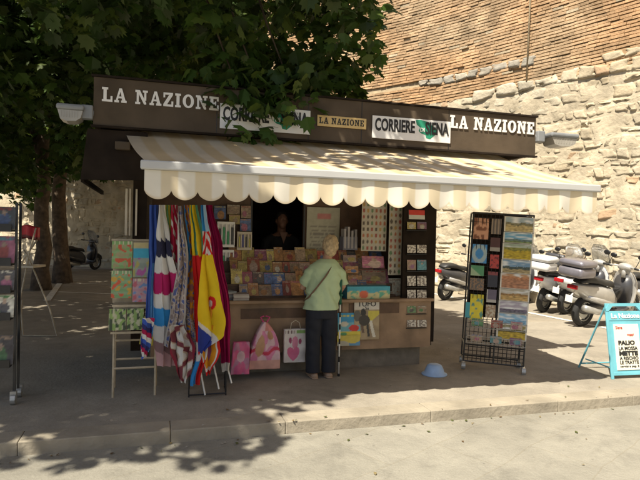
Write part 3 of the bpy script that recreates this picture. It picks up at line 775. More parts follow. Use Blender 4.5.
def motifs(seed, nx, ny):
    def f(u, v):
        i, j = int(u * nx * .999), int(v * ny * .999); fu, fv = u * nx - i, v * ny - j
        r = random.Random(seed * 100 + i * 17 + j); c = r.choice([(.35, .12, .06), (.1, .08, .06), (.4, .25, .08), (.12, .2, .1), (.3, .08, .06)])
        if ((fu - .5) / .32) ** 2 + ((fv - .5) / .36) ** 2 < r.uniform(.6, 1): return c
        return (.44, .40, .32)
    return f
for n_, (x0, y0, x1, y1, bb) in enumerate(((361, 208, 387, 251, .60), (388, 206, 407, 275, .52))):
    a = KP(x0, y1, bb); b = KP(x1, y0, bb)
    mag('sticker_sheet', ['wide cream sheet of small motifs hanging under the awning', 'long narrow cream sheet of small motifs hanging beside the post'][n_], 'poster', (a.x + b.x) / 2, bb, a.z, b.x - a.x, b.z - a.z + .3, painter=motifs(n_, 6 if n_ == 0 else 4, 11 if n_ == 0 else 15), lean=0, nu=36, nv=80, th=.003)
a, b = KP(343, 250, .75), KP(358, 226, .75)
t = thing('newspaper_box', 'small pale box of folded papers standing right of the woman\'s head', 'box', KT(a.x, .75, a.z)); w, h = b.x - a.x, b.z - a.z
bm = bmesh.new(); bx(bm, (0, 0, 0), (w, .14, h * .55)); obj('box', bm, mat('blue_grey_box', (.18, .18, .22), .6), t)
for q in range(4):
    bm = bmesh.new(); bx(bm, (.01 + q * w / 4, -.006, .02), (q * w / 4 + w / 4 - .012, .12, h * random.uniform(.8, 1))); obj('paper', bm, mat('box_paper', (.4, .37, .36), .6), t)
# wide blue and yellow game box on the counter
def gamebox(u, v):
    if (u - .38) ** 2 / .012 + (v - .35) ** 2 / .09 < 1: return (.55, .12, .06)
    return (.06, .32, .42) if v > .55 + .1 * math.sin(u * 9) else ((.5, .47, .25) if noise.noise(Vector((u * 8, v * 3, 3))) > -.1 else (.1, .35, .25))
a, b = KP(347, 300, .33), KP(390, 289, .33)
t = thing('game_box', 'wide blue and yellow illustrated box lying on the counter above the poster', 'box', KT((a.x + b.x) / 2, .33, .836))
w = b.x - a.x; h = b.z - a.z + .02
bm = bmesh.new(); bx(bm, (-w / 2, .003, 0), (w / 2, .2, h)); obj('box', bm, mat('blue_card', (.05, .3, .4), .5), t)
sheet('front_print', (0, -.001, 0), w, h, gamebox, t, 30, 10, .003)
# front of the counter: book of animals, poster TUFO
def animals(u, v):
    if v > .62: c = (.05, .28, .48)
    elif v > .25: c = (.15, .38, .45)
    else: c = (.6, .5, .06)
    if (u - .72) ** 2 / .05 + (v - .38) ** 2 / .02 < 1: c = (.55, .04, .03)
    if (u - .3) ** 2 / .03 + (v - .55) ** 2 / .01 < 1: c = (.55, .52, .42)
    if (u - .25) ** 2 / .02 + (v - .15) ** 2 / .004 < 1: c = (.1, .3, .12)
    if .1 < u < .9 and .86 < v < .93 and noise.noise(Vector((u * 18, 0, 1))) > -.1: c = (.55, .5, .1)
    return c
a, b = KP(338, 338, .30), KP(361, 313, .30)
mag('picture_book', 'blue picture book with a red shape fixed on the counter front beside the cane', 'book', (a.x + b.x) / 2, .30, a.z, b.x - a.x, b.z - a.z, painter=animals, lean=.12, nu=24, nv=30)
a, b = KP(337, 346, .28), KP(360, 335, .28)
mag('picture_book', 'low yellow picture book leaning below the blue one', 'book', (a.x + b.x) / 2, .27, a.z, b.x - a.x, b.z - a.z, painter=lambda u, v: (.55, .45, .08) if v > .35 + .15 * math.sin(u * 7) else ((.1, .25, .4) if u > .5 else (.4, .38, .3)), lean=.15, nu=24, nv=16)
def horse(u, v):
    if (u - .40) ** 2 / .05 + (v - .50) ** 2 / .020 < 1: return (.05, .045, .04)
    if (u - .36) ** 2 / .010 + (v - .70) ** 2 / .012 < 1: return (.03, .03, .03)
    if abs(u - .28 - .25 * (.5 - v)) < .05 and v < .5 and v > .18: return (.12, .08, .06)
    if abs(u - .66 - .35 * (.45 - v)) < .06 and .05 < v < .5: return (.6, .58, .5)
    if abs(u - .52 - .2 * (.4 - v)) < .045 and .08 < v < .45: return (.04, .04, .04)
    if u > .55 and .48 < v < .74 and u - .55 < (v - .40) * 1.8: return (.55, .48, .08)
    if (u - .12) ** 2 + (v - .62) ** 2 < .02: return (.10, .10, .09)
    k = noise.noise(Vector((u * 4, v * 5, 8))); return lerp((.38, .30, .18), (.24, .18, .11), max(0, min(1, k + .4))) if v < .78 else (.55, .52, .45)
a, b = KP(354, 340, .31), KP(380, 301, .31)
o, f = mag('poster', 'poster headed TUFO with a jockey and running horse on the counter front', 'poster', (a.x + b.x) / 2, .31, a.z, b.x - a.x, b.z - a.z, painter=horse, lean=.04, nu=44, nv=60, th=.003)
w, h = b.x - a.x, b.z - a.z
t = text('lettering', 'TUFO', .085, M['ink'], o, (0, -.003, h * .86), align='CENTER', sx=1.05); 
text('lettering', 'Su', .05, M['ink'], o, (0, -.003, h * .775), align='CENTER')
# postcards on the right post
pr = [(222, 229), (245, 253), (260, 270), (276, 286), (290, 299), (306, 313), (320, 327)]
for j, (ya, yb) in enumerate(pr):
    for i, (xa_, xb_) in enumerate(((407.5, 416.5), (417.5, 427))):
        a = KP(xa_, yb, .33); b = KP(xb_, ya, .33)
        sc_ = random.Random(j * 2 + i + 40); cc = pix(sc_)
        f = cover(700 + j * 2 + i)
        o, f = mag('postcard', None, 'postcard', (a.x + b.x) / 2, .335, a.z, b.x - a.x, b.z - a.z, painter=f if j not in (1, 3, 4, 6) else (lambda u, v, s=j * 3 + i: (.62, .58, .5) if noise.noise(Vector((u * 5, v * 5, s))) > 0 else (.2, .17, .15)), lean=.1, group='postcards in two columns on the right post', nu=12, nv=12, th=.003)
        o['label'] = 'postcard, %s column, %s row from the top of the dark post rack' % (('left', 'right')[i], ORD[j])
bm = bmesh.new()
for j in range(7):
    a = KP(406, pr[j][1] + 1, .345)
    bx(bm, (a.x, .318, a.z - .006), (a.x + .26, .352, a.z))
obj('card_rail', bm, M['black'], kiosk)
# magazines along the inner face of the post: red booklet
a, b = KP(409, 219, .34), KP(425, 212, .34)
mag('booklet', 'red and white booklet above the postcards on the post', 'booklet', (a.x + b.x) / 2, .34, a.z, b.x - a.x, b.z - a.z + .02, painter=lambda u, v: (.5, .04, .03) if v > .45 else (.5, .5, .45), lean=.08)
# shelf items in dim right bay
i = 0
for (x0, y0, x1, y1) in ((343, 255, 356, 262), (345, 266, 358, 273), (348, 275, 362, 284), (362, 256, 384, 268), (362, 270, 386, 285), (389, 278, 403, 296)):
    a = KP(x0, y1, .62); b = KP(x1, y0, .62)
    o, f = mag('magazine', None, 'magazine', (a.x + b.x) / 2, .60, a.z, b.x - a.x, b.z - a.z, seed=820 + i, lean=.25, group='magazines in the dim bay right of the woman')
    o['label'] = '%s magazine, %s from left in the dim bay between woman and post' % (f.bg, ORD[i]); i += 1

# ================================================================== RIGHT POSTCARD RACK ON WHEELS
rk = thing('postcard_rack', 'black wire postcard rack on casters right of the kiosk counter', 'rack', KT(4.50, .12, 0, math.radians(-27), Matrix.Rotation(math.radians(2.4), 4, 'Y')))
bm = bmesh.new(); RW = .34; RD = .17
for x in (-RW, 0, RW):
    for y in (-RD, RD):
        tube(bm, [(x, y, .10), (x, y, 1.86)], .010, 6)
for zz in (.10, .30, 1.86):
    for p, q in (((-RW, -RD), (RW, -RD)), ((RW, -RD), (RW, RD)), ((RW, RD), (-RW, RD)), ((-RW, RD), (-RW, -RD))): tube(bm, [(*p, zz), (*q, zz)], .010, 6)
obj('frame', bm, M['black'], rk)
bm = bmesh.new()
for k in range(15): tube(bm, [(-RW + k * RW * 2 / 14, -RD - .004, .3), (-RW + k * RW * 2 / 14, -RD - .004, .82)], .003, 4)
for k in range(10): tube(bm, [(-RW, -RD - .008, .3 + k * .052), (RW, -RD - .008, .3 + k * .052)], .003, 4)
for k in range(15): tube(bm, [(-RW + k * RW * 2 / 14, -RD, .10), (-RW + k * RW * 2 / 14, -RD, .3)], .004, 4)
for k in range(4): tube(bm, [(-RW, -RD - .004, .14 + k * .045), (RW, -RD - .004, .14 + k * .045)], .004, 4)
obj('wire_grid', bm, M['black'], rk)
bm = bmesh.new(); bx(bm, (-RW, -.06, .62), (RW, -.054, 1.85)); obj('back_board', bm, M['darkbrown'], rk)
for j, zz in enumerate((.34, .52)):
    bm = bmesh.new()
    for x in (-.32, -.11, .11, .32): tube(bm, [(x, -RD - .11, zz), (x, -RD, zz - .02), (x, -RD, zz + .1)], .004, 4)
    for d in (0, .1): tube(bm, [(-.33, -RD - .11, zz + d * .8), (.33, -RD - .11, zz + d * .8)], .004, 4)
    for k in range(12): tube(bm, [(-.33 + k * .06, -RD - .11, zz), (-.33 + k * .06, -RD - .11, zz + .08)], .0025, 4)
    obj('wire_basket', bm, M['grey_metal'], rk)
for x in (-RW, RW):
    for y in (-RD - .02, RD):
        bm = bmesh.new(); bx(bm, (x - .012, y - .02, .055), (x + .012, y + .02, .10)); c_ = obj('caster', bm, M['chrome'], rk)
        bm = bmesh.new(); tube(bm, [(x - .022, y, .045), (x + .022, y, .045)], .045, 16); obj('wheel', bm, M['grey_metal'], c_)
bm = bmesh.new()
for k in range(18): tube(bm, [(-.33, -RD - .02, .92 + k * .052), (.0, -RD - .02, .92 + k * .052)], .003, 4)
for k in range(8): tube(bm, [(-.33 + k * .047, -RD - .024, .85), (-.33 + k * .047, -RD - .024, 1.84)], .003, 4)
obj('wire_grid', bm, M['black'], rk)
RM = rk.matrix_world.copy()
def on_rack(name, label, cat, x0, x1, za, zb, painter, group=None, y=None, lean=.12, nu=24, nv=16):
    mw = RM @ Matrix.Translation(((x0 + x1) / 2, (-RD - .045) if y is None else y, za)) @ Matrix.Rotation(-lean, 4, 'X')
    o = sheet(name, (0, 0, 0), x1 - x0, zb - za, painter, nu=nu, nv=nv, th=.006, mw=mw, dbl=False)
    return tag(o, label, cat, group)
lands = [('hazy hills under grey sky', landscape(1, (.3, .38, .42), (.18, .17, .1), (.42, .34, .16), .6), .18),
         ('bright blue sky over low hills', landscape(2, (.14, .34, .52), (.1, .16, .16), (.15, .2, .08), .38), .13),
         ('yellow sunflower field', landscape(3, (.3, .36, .28), (.2, .2, .04), (.40, .30, .02), .75), .19),
         ('blue evening sky over dark ridge', landscape(4, (.16, .28, .42), (.05, .07, .06), (.3, .24, .12), .5), .16),
         ('orange roofed town', landscape(5, (.45, .25, .12), (.4, .18, .08), (.35, .17, .09), .8), .18),
         ('golden harvest trees', landscape(6, (.4, .36, .28), (.28, .16, .05), (.42, .28, .1), .6), .14),
         ('lilac dusk over the plain', landscape(7, (.36, .32, .38), (.12, .1, .14), (.12, .12, .14), .35), .15),
         ('pale blue lake and sky', landscape(8, (.24, .42, .58), (.2, .36, .5), (.2, .36, .48), .5), .13),
         ('golden field with dark trees', landscape(9, (.3, .26, .1), (.12, .1, .02), (.42, .30, .03), .7), .18)]
ztop = 1.84
for i, (nm, f, hh) in enumerate(lands):
    on_rack('landscape_calendar', 'print of %s, %s from top on the wheeled rack' % (nm, ORD[i]), 'calendar', .01, .345, ztop - hh, ztop - .004, f, 'landscape prints on the rack\'s right column', nu=34, nv=18)
    ztop -= hh
Lf = [('peach and brown print', (-.33, -.16, 1.55, 1.80), lambda u, v: (.5, .27, .18) if noise.noise(Vector((u * 4, v * 5, 1))) > -.1 else (.18, .07, .04)),
      ('blue swirl booklet', (-.33, -.16, 1.27, 1.49), lambda u, v: (.05, .22, .5) if math.sin(12 * math.hypot(u - .5, v - .5)) > -.2 else (.3, .4, .45)),
      ('green leaflet', (-.33, -.18, 1.12, 1.24), lambda u, v: (.08, .25, .12) if u + v > .8 else (.3, .4, .25)),
      ('brown patterned guide', (-.33, -.17, .95, 1.09), lambda u, v: (.25, .15, .08) if noise.noise(Vector((u * 8, v * 8, 5))) > 0 else (.1, .09, .08)),
      ('yellow guide book', (-.31, -.16, .60, .90), lambda u, v: (.62, .52, .03) if noise.noise(Vector((u * 4, v * 6, 2))) > -.25 else (.1, .25, .2)),
      ('small turquoise leaflet', (-.36, -.31, .62, .80), lambda u, v: (.06, .3, .35)),
      ('red booklet', (-.12, -.02, 1.22, 1.38), lambda u, v: (.38, .05, .04) if noise.noise(Vector((u * 4, v * 6, 2))) > -.2 else (.12, .02, .02)),
      ('dark maroon booklet', (-.13, -.02, 1.42, 1.58), lambda u, v: (.07, .03, .03) if v > .3 else (.3, .28, .25)),
      ('grey striped booklet', (-.13, -.02, 1.62, 1.80), lambda u, v: (.09, .08, .08) if int(u * 6) % 2 else (.25, .2, .16)),
      ('white edged notebook', (-.13, -.02, .82, .97), lambda u, v: (.4, .38, .34) if v < .2 or u < .1 else (.12, .1, .14)),
      ('brown and cream booklet', (-.13, -.02, .64, .79), lambda u, v: (.3, .2, .12) if noise.noise(Vector((u * 5, v * 6, 12))) > 0 else (.45, .4, .3)),
      ('black covered booklet', (-.13, -.02, 1.0, 1.18), lambda u, v: (.03, .03, .04) if v < .8 else (.2, .05, .05))]
for nm, (x0, x1, za, zb), f in Lf:
    on_rack('booklet', '%s on the left side of the wheeled rack' % nm, 'booklet', x0, x1, za, zb, f, 'booklets on the left side of the wheeled rack')
for i in range(3):
    for j in range(2):
        x = -.28 + i * .22; f = cover(900 + i * 2 + j)
        on_rack('postcard_bundle', '%s card in the %s wire basket, %s from left' % (f.bg, ('lower', 'upper')[j], ORD[i]), 'postcard', x, x + .13, (.35, .53)[j], (.43, .62)[j], f, 'cards in the wire baskets', y=-RD - .06)

# ================================================================== LEFT MAGAZINE RACK
lr = thing('magazine_rack', 'tall black magazine rack on casters at the left edge', 'rack', KT(-.84, -.10, 0))
bm = bmesh.new()
for x in (-.30, .24):
    for y in (-.1, .05): bx(bm, (x - .010, y - .010, .1), (x + .010, y + .010, 1.80))
obj('frame', bm, M['black'], lr)
shel = [(.36, .62), (.78, .98), (1.02, 1.20), (1.26, 1.50), (1.56, 1.76)]
for (za, zb) in shel:
    bm = bmesh.new(); bx(bm, (-.288, -.16, za - .02), (.214, .05, za)); bx(bm, (-.288, -.17, za - .02), (.214, -.161, za + .05)); obj('shelf', bm, M['black'], lr)
for x in (-.30, .24):
    for y in (-.12, .12):
        bm = bmesh.new(); tube(bm, [(x - .02, y, .05), (x + .02, y, .05)], .05, 16); bx(bm, (x - .026, y - .02, .05), (x + .026, y + .02, .12)); obj('caster', bm, M['grey_metal'], lr)
LRM = lr.matrix_world.copy()
seedl = 1000
for j, (za, zb) in enumerate(shel):
    for i in range(3):
        f = cover(seedl); seedl += 1; x = -.20 + i * .175
        o = sheet('magazine', (0, 0, 0), .17, zb - za, f, nu=12, nv=16, th=.012, dbl=False, mw=LRM @ Matrix.Translation((x, -.145, za + .004)) @ Matrix.Rotation(-.2, 4, 'X'))
        tag(o, '%s magazine, %s title, %s from left on the %s shelf of left rack' % (f.bg, f.ti, ORD[i], ['lowest', 'second lowest', 'middle', 'second highest', 'top'][j]), 'magazine', 'magazines on the left rack')

# ================================================================== WOODEN STAND WITH PICTURE BOOKS
stl = KT(.42, -.05, 0)
st = thing('display_stand', 'pale metal stand with children\'s books left of the flags', 'stand', stl)
for x in (-.19, .19):
    bm = bmesh.new(); tube(bm, [(x, -.13, 0), (x, -.10, .86)], .011, 6); obj('leg', bm, M['beige_metal'], st)
    bm = bmesh.new(); tube(bm, [(x * 1.05, .22, 0), (x * .95, -.02, .86)], .011, 6); obj('leg', bm, M['beige_metal'], st)
for zz, y in ((.27, -.12), (.84, -.1), (.50, .06), (.30, .14)):
    bm = bmesh.new(); tube(bm, [(-.19, y, zz), (.19, y, zz)], .011, 6); obj('crossbar', bm, M['beige_metal'], st)
bm = bmesh.new(); bx(bm, (-.21, -.12, .85), (.21, .06, .87)); bx(bm, (-.22, .05, .87), (.22, .065, 1.48)); bx(bm, (-.22, -.14, .60), (.2, -.125, .62)); bx(bm, (-.235, .04, 1.47), (.25, .07, 1.49)); obj('panel', bm, M['beige_metal'], st)
def kids(seed, c1, c2, c3):
    def f(u, v):
        if v > .86: return c1 if noise.noise(Vector((u * 12, 3, seed))) > -.1 else (.6, .55, .35)
        k = noise.noise(Vector((u * 4, v * 5, seed)))
        if k > .22: return c2
        if k < -.22: return c3
        return lerp(c1, (.5, .5, .4), .2 if int(v * 9) % 2 else 0)
    return f
KB_ = [('green and red picture book', -.225, -.04, 1.21, 1.47, kids(1, (.2, .36, .12), (.55, .1, .04), (.35, .3, .15)), -.06),
       ('blue banded picture book', -.03, .14, 1.13, 1.46, lambda u, v: (.05, .35, .5) if .55 < v < .85 else ((.5, .42, .2) if v >= .85 else kids(2, (.25, .3, .25), (.4, .1, .3), (.4, .35, .1))(u, v * .8)), -.10),
       ('red and green comic', -.225, -.04, .93, 1.19, kids(3, (.2, .35, .15), (.6, .1, .04), (.6, .35, .05)), -.08),
       ('pink speckled comic', -.03, .15, .90, 1.12, kids(4, (.45, .25, .3), (.5, .12, .15), (.15, .25, .45)), -.14),
       ('grey and red pamphlet', .15, .24, 1.0, 1.42, kids(5, (.35, .2, .2), (.55, .08, .06), (.25, .25, .3)), -.06)]
for nm, x0, x1, za, zb, f, y in KB_:
    o = sheet('picture_book', (0, 0, 0), x1 - x0, zb - za, f, nu=22, nv=28, th=.008, dbl=False, mw=stl @ Matrix.Translation(((x0 + x1) / 2, y, za)) @ Matrix.Rotation(-.1, 4, 'X'))
    tag(o, nm + ' on the pale stand left of the flags', 'book', 'books on the pale stand')
for i in range(2):
    x = -.18 + i * .16
    f = lambda u, v: (.25, .36, .10) if noise.noise(Vector((u * 5, v * 4, i + 9))) > .05 else ((.05, .07, .03) if noise.noise(Vector((u * 5, v * 4, i + 19))) > 0 else (.5, .48, .3))
    o = sheet('toy_packet', (0, 0, 0), .15, .20, f, nu=16, nv=20, th=.03, dbl=False, mw=stl @ Matrix.Translation((x + .02, -.175, .64)) @ Matrix.Rotation(-.15, 4, 'X'))
    tag(o, ('left', 'right')[i] + ' green and black toy packet on the stand\'s lower ledge', 'packet', 'toy packets on the pale stand')
o = sheet('yellow_bag', (0, 0, 0), .12, .26, lambda u, v: (.55, .46, .05) if noise.noise(Vector((u * 5, v * 6, 1))) > -.2 else (.3, .3, .08), nu=12, nv=20, th=.03, dbl=False, mw=stl @ Matrix.Translation((.10, -.2, .50)) @ Matrix.Rotation(.15, 4, 'Y'))
tag(o, 'limp yellow printed bag hanging from the pale stand', 'bag')

# ================================================================== FLAGS
WHT, NAV, MAG, BLU, YEL, RED, BUR, ORA = (.62, .60, .56), (.03, .03, .06), (.42, .02, .12), (.04, .25, .55), (.68, .48, .02), (.55, .02, .02), (.20, .01, .06), (.6, .25, .02)
GRN = (.1, .3, .08)
def band(u, v, spec):
    w = .025 * abs(math.sin(u * 3 * PI)); 
    for t, c in spec:
        if v + w > t: return c
    return spec[-1][1]
def fl_waves(u, v): return band(u, v, [(.93, WHT), (.80, WHT), (.70, NAV), (.60, WHT), (.47, MAG), (.38, WHT), (.27, BLU), (.17, WHT), (.10, (.25, .15, .15)), (0, (.5, .3, .3))])
def fl_blue(u, v): return (.05, .1, .35) if u < .45 else ((.12, .3, .55) if v < .6 else (.04, .08, .3))
def fl_yelgreen(u, v): return (.5, .45, .05) if math.sin(u * 14 + v * 5) > 0 else (.12, .25, .1)
def fl_crimson(u, v):
    if abs((u * 2 + v * 6) % 1 - .5) < .12: return WHT
    return (.45, .02, .06) if v > .45 else (.22, .02, .05)
def fl_pattern(u, v):
    if u < .12 or u > .88: return WHT
    k = noise.noise(Vector((u * 9, v * 30, 3))); return (.28, .22, .2) if k > .1 else ((.5, .42, .36) if k > -.15 else (.1, .13, .3))
def fl_diamond(u, v):
    k = (abs(((u * 2) % 1) - .5) + abs(((v * 12) % 1) - .5))
    if u < .15: return BLU
    return (.1, .2, .5) if k < .35 else (ORA if k < .6 else (.3, .12, .1))
def fl_yelred(u, v):
    if v > .72: return YEL if math.sin(u * 9 + v * 3) > -.5 else (.08, .25, .15)
    if .5 < u < .8 and v > .25: return YEL if int(v * 14) % 3 else RED
    if v < .14: return BLU if u < .5 else RED
    if v < .24: return WHT
    return RED if u < .62 else ORA
def fl_big(u, v):
    if v > .82: return (BLU if u < .5 else (.35, .5, .6))
    if v > .66: return RED if abs((v * 10 + abs(u - .5) * 2) % 1 - .5) < .28 else WHT
    if (u - .58) ** 2 / .028 + (v - .33) ** 2 / .0028 < 1: return (.55, .5, .45) if (u - .58) ** 2 / .006 + (v - .33) ** 2 / .0007 < 1 else RED
    e = .22 - .14 * u
    if v < e - .03: return (.03, .05, .28)
    if v < e: return WHT
    return YEL
def fl_small(u, v):
    e = min(u, 1 - u, v * .7 + .05, 1)
    if e < .10: return RED
    if e < .15: return WHT
    return ORA if (u - .5) ** 2 / .03 + (v - .5) ** 2 / .05 > 1 else (.25, .08, .15)
def fl_bur(u, v): return (.30, .01, .08) if (v > .05) else WHT
def fl_brownwhite(u, v):
    k = math.sin(u * 9 + 3 * math.sin(v * 10)); 
    if u < .08 or u > .93: return (.25, .03, .05)
    return WHT if k > .2 else ((.2, .05, .06) if k < -.35 else (.5, .4, .3))
def fl_striped(u, v): return [(.05, .1, .4), WHT, (.4, .02, .08), (.04, .04, .15)][int((u * 2 + v * 9) % 4)]
FL = [  # name/label, painter, b, rows of (y, xl, xr)
 ('narrow blue flag hanging leftmost in the bunch', fl_blue, -.42, [(205, 150, 158), (260, 148, 158), (320, 145, 156), (350, 140, 150)], 3),
 ('flag of white, navy, magenta and blue waves', fl_waves, -.50, [(205, 159, 165), (240, 157, 171), (290, 153, 180), (330, 154, 186), (366, 158, 182)], 2.6),
 ('yellow and green flag gathered near the top left', fl_yelgreen, -.44, [(205, 165, 171), (235, 163, 174), (270, 166, 176), (300, 168, 176)], 3),
 ('crimson flag with slanting white stripes', fl_crimson, -.46, [(205, 171, 177), (250, 170, 184), (300, 172, 184), (352, 172, 186)], 4),
 ('grey and cream patterned scarf with white borders', fl_pattern, -.55, [(206, 178, 182), (260, 178, 188), (310, 170, 186), (345, 164, 180)], 3),
 ('blue and orange diamond patterned flag', fl_diamond, -.48, [(205, 184, 189), (250, 188, 198), (300, 180, 202), (345, 176, 204)], 4),
 ('yellow and red striped flag with blue tip', fl_yelred, -.60, [(205, 190, 197), (240, 192, 204), (300, 195, 212), (350, 196, 208), (385, 190, 200)], 3),
 ('burgundy flag hanging rightmost in the bunch', fl_bur, -.42, [(205, 205, 212), (250, 210, 222), (310, 216, 231), (360, 221, 230), (371, 222, 229)], 4),
 ('large yellow flag with red round emblem', fl_big, -.66, [(205, 201, 206), (245, 203, 212), (290, 200, 220), (318, 197, 224), (334, 196, 222), (352, 198, 205)], 1.6),
 ('small orange flag with red and white border', fl_small, -.61, [(325, 204, 220), (350, 199, 219), (375, 206, 210)], 1.2),
 ('brown and white scroll patterned flag hanging low', fl_brownwhite, -.58, [(325, 168, 186), (345, 170, 194), (370, 176, 192), (382, 180, 186)], 3),
 ('striped blue and white flag end at lower left', fl_striped, -.58, [(318, 143, 154), (340, 140, 152), (358, 141, 147)], 2),
 ('pale patterned flag folded behind the brown one', fl_pattern, -.50, [(300, 182, 196), (340, 184, 200), (368, 192, 200)], 3),
]
for n_, (label, f, b, rows_, folds) in enumerate(FL):
    nu, nv = 56, 170; vs = []; cs = []; fs = []
    r = random.Random(n_ + 60); p1, p2 = r.uniform(0, 6), r.uniform(0, 6)
    ys = [q[0] for q in rows_]
    for j in range(nv + 1):
        y = ys[0] + (ys[-1] - ys[0]) * j / nv
        for q0, q1 in zip(rows_, rows_[1:]):
            if q0[0] <= y <= q1[0] + 1e-6:
                t = (y - q0[0]) / (q1[0] - q0[0]); t = t * t * (3 - 2 * t) if len(rows_) > 2 else t; xl = q0[1] + (q1[1] - q0[1]) * t; xr = q0[2] + (q1[2] - q0[2]) * t
        A = KP(xl, y, b); B = KP(xr, y, b); wd = (B.x - A.x); v = 1 - j / nv
        for i in range(nu + 1):
            u = i / nu
            ph = u * folds * .6 * 2 * PI + p1 + 1.6 * math.sin(v * 3 + p2)
            dep = (.012 + .13 * wd) * (math.sin(ph) + .4 * math.sin(2.3 * ph + 5 * v)) * (.5 + .5 * (1 - v)) ** .5 + .03 * noise.noise(Vector((u * 2, v * 4, n_)))
            xx = A.x + wd * u + wd * .06 * math.sin(2 * ph) + .006 * noise.noise(Vector((u, v * 9, n_)))
            zz = A.z + (B.z - A.z) * u + (.03 * noise.noise(Vector((u * 3, 0, n_ + 5))) * (1 - v))
            vs.append((xx, b + dep, zz)); cs.append(f(u, v))
    for j in range(nv):
        for i in range(nu): q = j * (nu + 1) + i; fs.append((q, q + nu + 1, q + nu + 2, q + 1))
    me = bpy.data.meshes.new('flag'); me.from_pydata(vs, [], fs); set_col(me, cs)
    o = obj('flag', me, M['cloth'], None, True, KM)
    tag(o, label + ' under the awning', 'flag', 'neighbourhood flags hanging under the awning')
bm = bmesh.new()
for q in ((150, -.46), (214, -.5)):
    pass
tube(bm, [(KP(149, 204, -.5).x, -.5, 2.02), (KP(214, 204, -.5).x, -.5, 2.02)], .012, 8)
for x in (.7, 1.05): tube(bm, [(x, -.5, 2.02), (x, -.5, 2.30)], .006, 6)
tag(obj('hanging_rail', bm, M['grey_metal'], None, False, KM), 'thin metal rail under the awning holding the flags', 'rail')
# black wire floor stand below the flags
t = thing('wire_floor_stand', 'low black wire stand on the ground under the flags', 'stand', KT(1.05, -.22, 0))
bm = bmesh.new()
for x in (-.13, .22):
    tube(bm, [(x, -.1, 0), (x, -.08, .42), (x + .02, .12, .42), (x + .02, .18, 0)], .007, 6)
tube(bm, [(-.13, -.1, .02), (.22, -.1, .02)], .007, 6); tube(bm, [(-.13, -.08, .42), (.22, -.08, .42)], .007, 6); tube(bm, [(.22, -.1, .02), (.24, .18, .02)], .007, 6)
obj('frame', bm, M['black'], t)
for i, x in enumerate((.02, .15, .27)):
    bm = bmesh.new(); tube(bm, [(x, -.13, .02 + i * .05), (x - .09, -.02, .48)], .008, 6); obj('flag_pole', bm, M['white'], t)

# ================================================================== BAGS BY THE COUNTER
def bagsheet(name, label, x0, y0, x1, y1, b, painter, outline, th, parent=None):
    A = KP(x0, y1, b); B = KP(x1, y0, b); w, h = B.x - A.x, B.z - A.z; t = thing(name, label, 'bag', KT((A.x + B.x) / 2, b, max(0, A.z - .01)))
    def warp(u, v):
        l_, r_ = outline(v); return Vector((((l_ + (r_ - l_) * u) - u) * w, .02 * noise.noise(Vector((u * 3, v * 3, x0))), 0))
    sheet('bag_body', (0, 0, 0), w, h, painter, t, 40, 50, th, warp=warp)
    return t, w, h
pk, lp, hp = (.62, .12, .26), (.62, .42, .46), (.55, .06, .2)
def f1(u, v):
    if (u - .5) ** 2 / .06 + (v - .55) ** 2 / .03 < 1: return lp
    return pk if noise.noise(Vector((u * 4, v * 4, 2))) > -.1 else (.45, .2, .3)
t, w, h = bagsheet('gift_bag', 'pink glossy bag at the foot of the flags, leftmost of three', 231, 341, 250, 374, .10, f1, lambda v: (.0 + .12 * v, 1 - .02 * v), .07)
def f2(u, v):
    if v > .80: return (.55, .22, .2) if u > .4 else lp
    if (u - .28) ** 2 / .03 + (v - .5) ** 2 / .05 < 1: return (.45, .26, .15)
    if (u - .7) ** 2 / .02 + (v - .72) ** 2 / .01 < 1: return (.42, .22, .12)
    if abs(v - .38 - .06 * math.sin(u * 9)) < .04: return (.5, .03, .08)
    if v < .2: return (.55, .3, .25)
    return lp if noise.noise(Vector((u * 4, v * 4, 9))) > -.05 else (.58, .2, .34)
t, w, h = bagsheet('backpack', 'pink child\'s backpack with rounded top leaning on the counter', 249, 321, 281, 369, .16, f2, lambda v: (.5 - .5 * (1 - .93 * v ** 2.6) * (1 - .12 * v), .5 + .5 * (1 - .88 * v ** 3.2)), .12)
for s_ in (-1, 1):
    bm = bmesh.new(); tube(bm, [(s_ * .02, .02, h), (s_ * .05, .03, h + .05), (s_ * .01, .05, h + .06)], .008, 6); obj('carry_loop', bm, mat('pink_webbing', hp, .8), t)
def f3(u, v):
    if u < .05 or u > .95 or v < .04 or v > .97: return (.62, .58, .55)
    if v > .86: return (.2, .35, .1) if u > .55 else (.15, .1, .1) if noise.noise(Vector((u * 14, 1, 4))) > 0 else (.6, .56, .52)
    x, y = (u - .42) * 2.6, (v - .22) * 3.4        # a plain heart
    if (x * x + y * y - .4) ** 3 - x * x * y ** 3 < 0: return (.55, .12, .24)
    for cx, cy, rr, c in ((.5, .60, .15, (.55, .2, .3)), (.28, .66, .07, (.3, .05, .12)), (.74, .63, .07, (.3, .05, .12))):
        if (u - cx) ** 2 + (v - cy) ** 2 / 1.6 < rr * rr: return c
    return (.60, .55, .53)
t, w, h = bagsheet('gift_bag', 'white paper gift bag with pink heart and flower print by the woman\'s feet', 284, 328, 306, 362, .22, f3, lambda v: (0, 1), .09)
bm = bmesh.new(); tube(bm, [(-.06, .0, h - .01), (-.045, .0, h + .07), (0, .0, h + .10), (.045, .0, h + .07), (.06, .0, h - .01)], .004, 6); obj('handle', bm, M['cream'], t, True)
# blue bowl upside down
bm = bmesh.new(); ell(bm, [(0, 0, 0, .145, .145), (0, 0, .012, .145, .145), (0, 0, .018, .118, .118), (0, 0, .07, .10, .10), (0, 0, .105, .082, .082), (0, 0, .118, .06, .06)], 28)
o = obj('blue_bowl', bm, M['bowl'], None, True, KT(3.68, .0, 0)); tag(o, 'pale blue plastic bowl upside down on the ground by the rack', 'bowl')

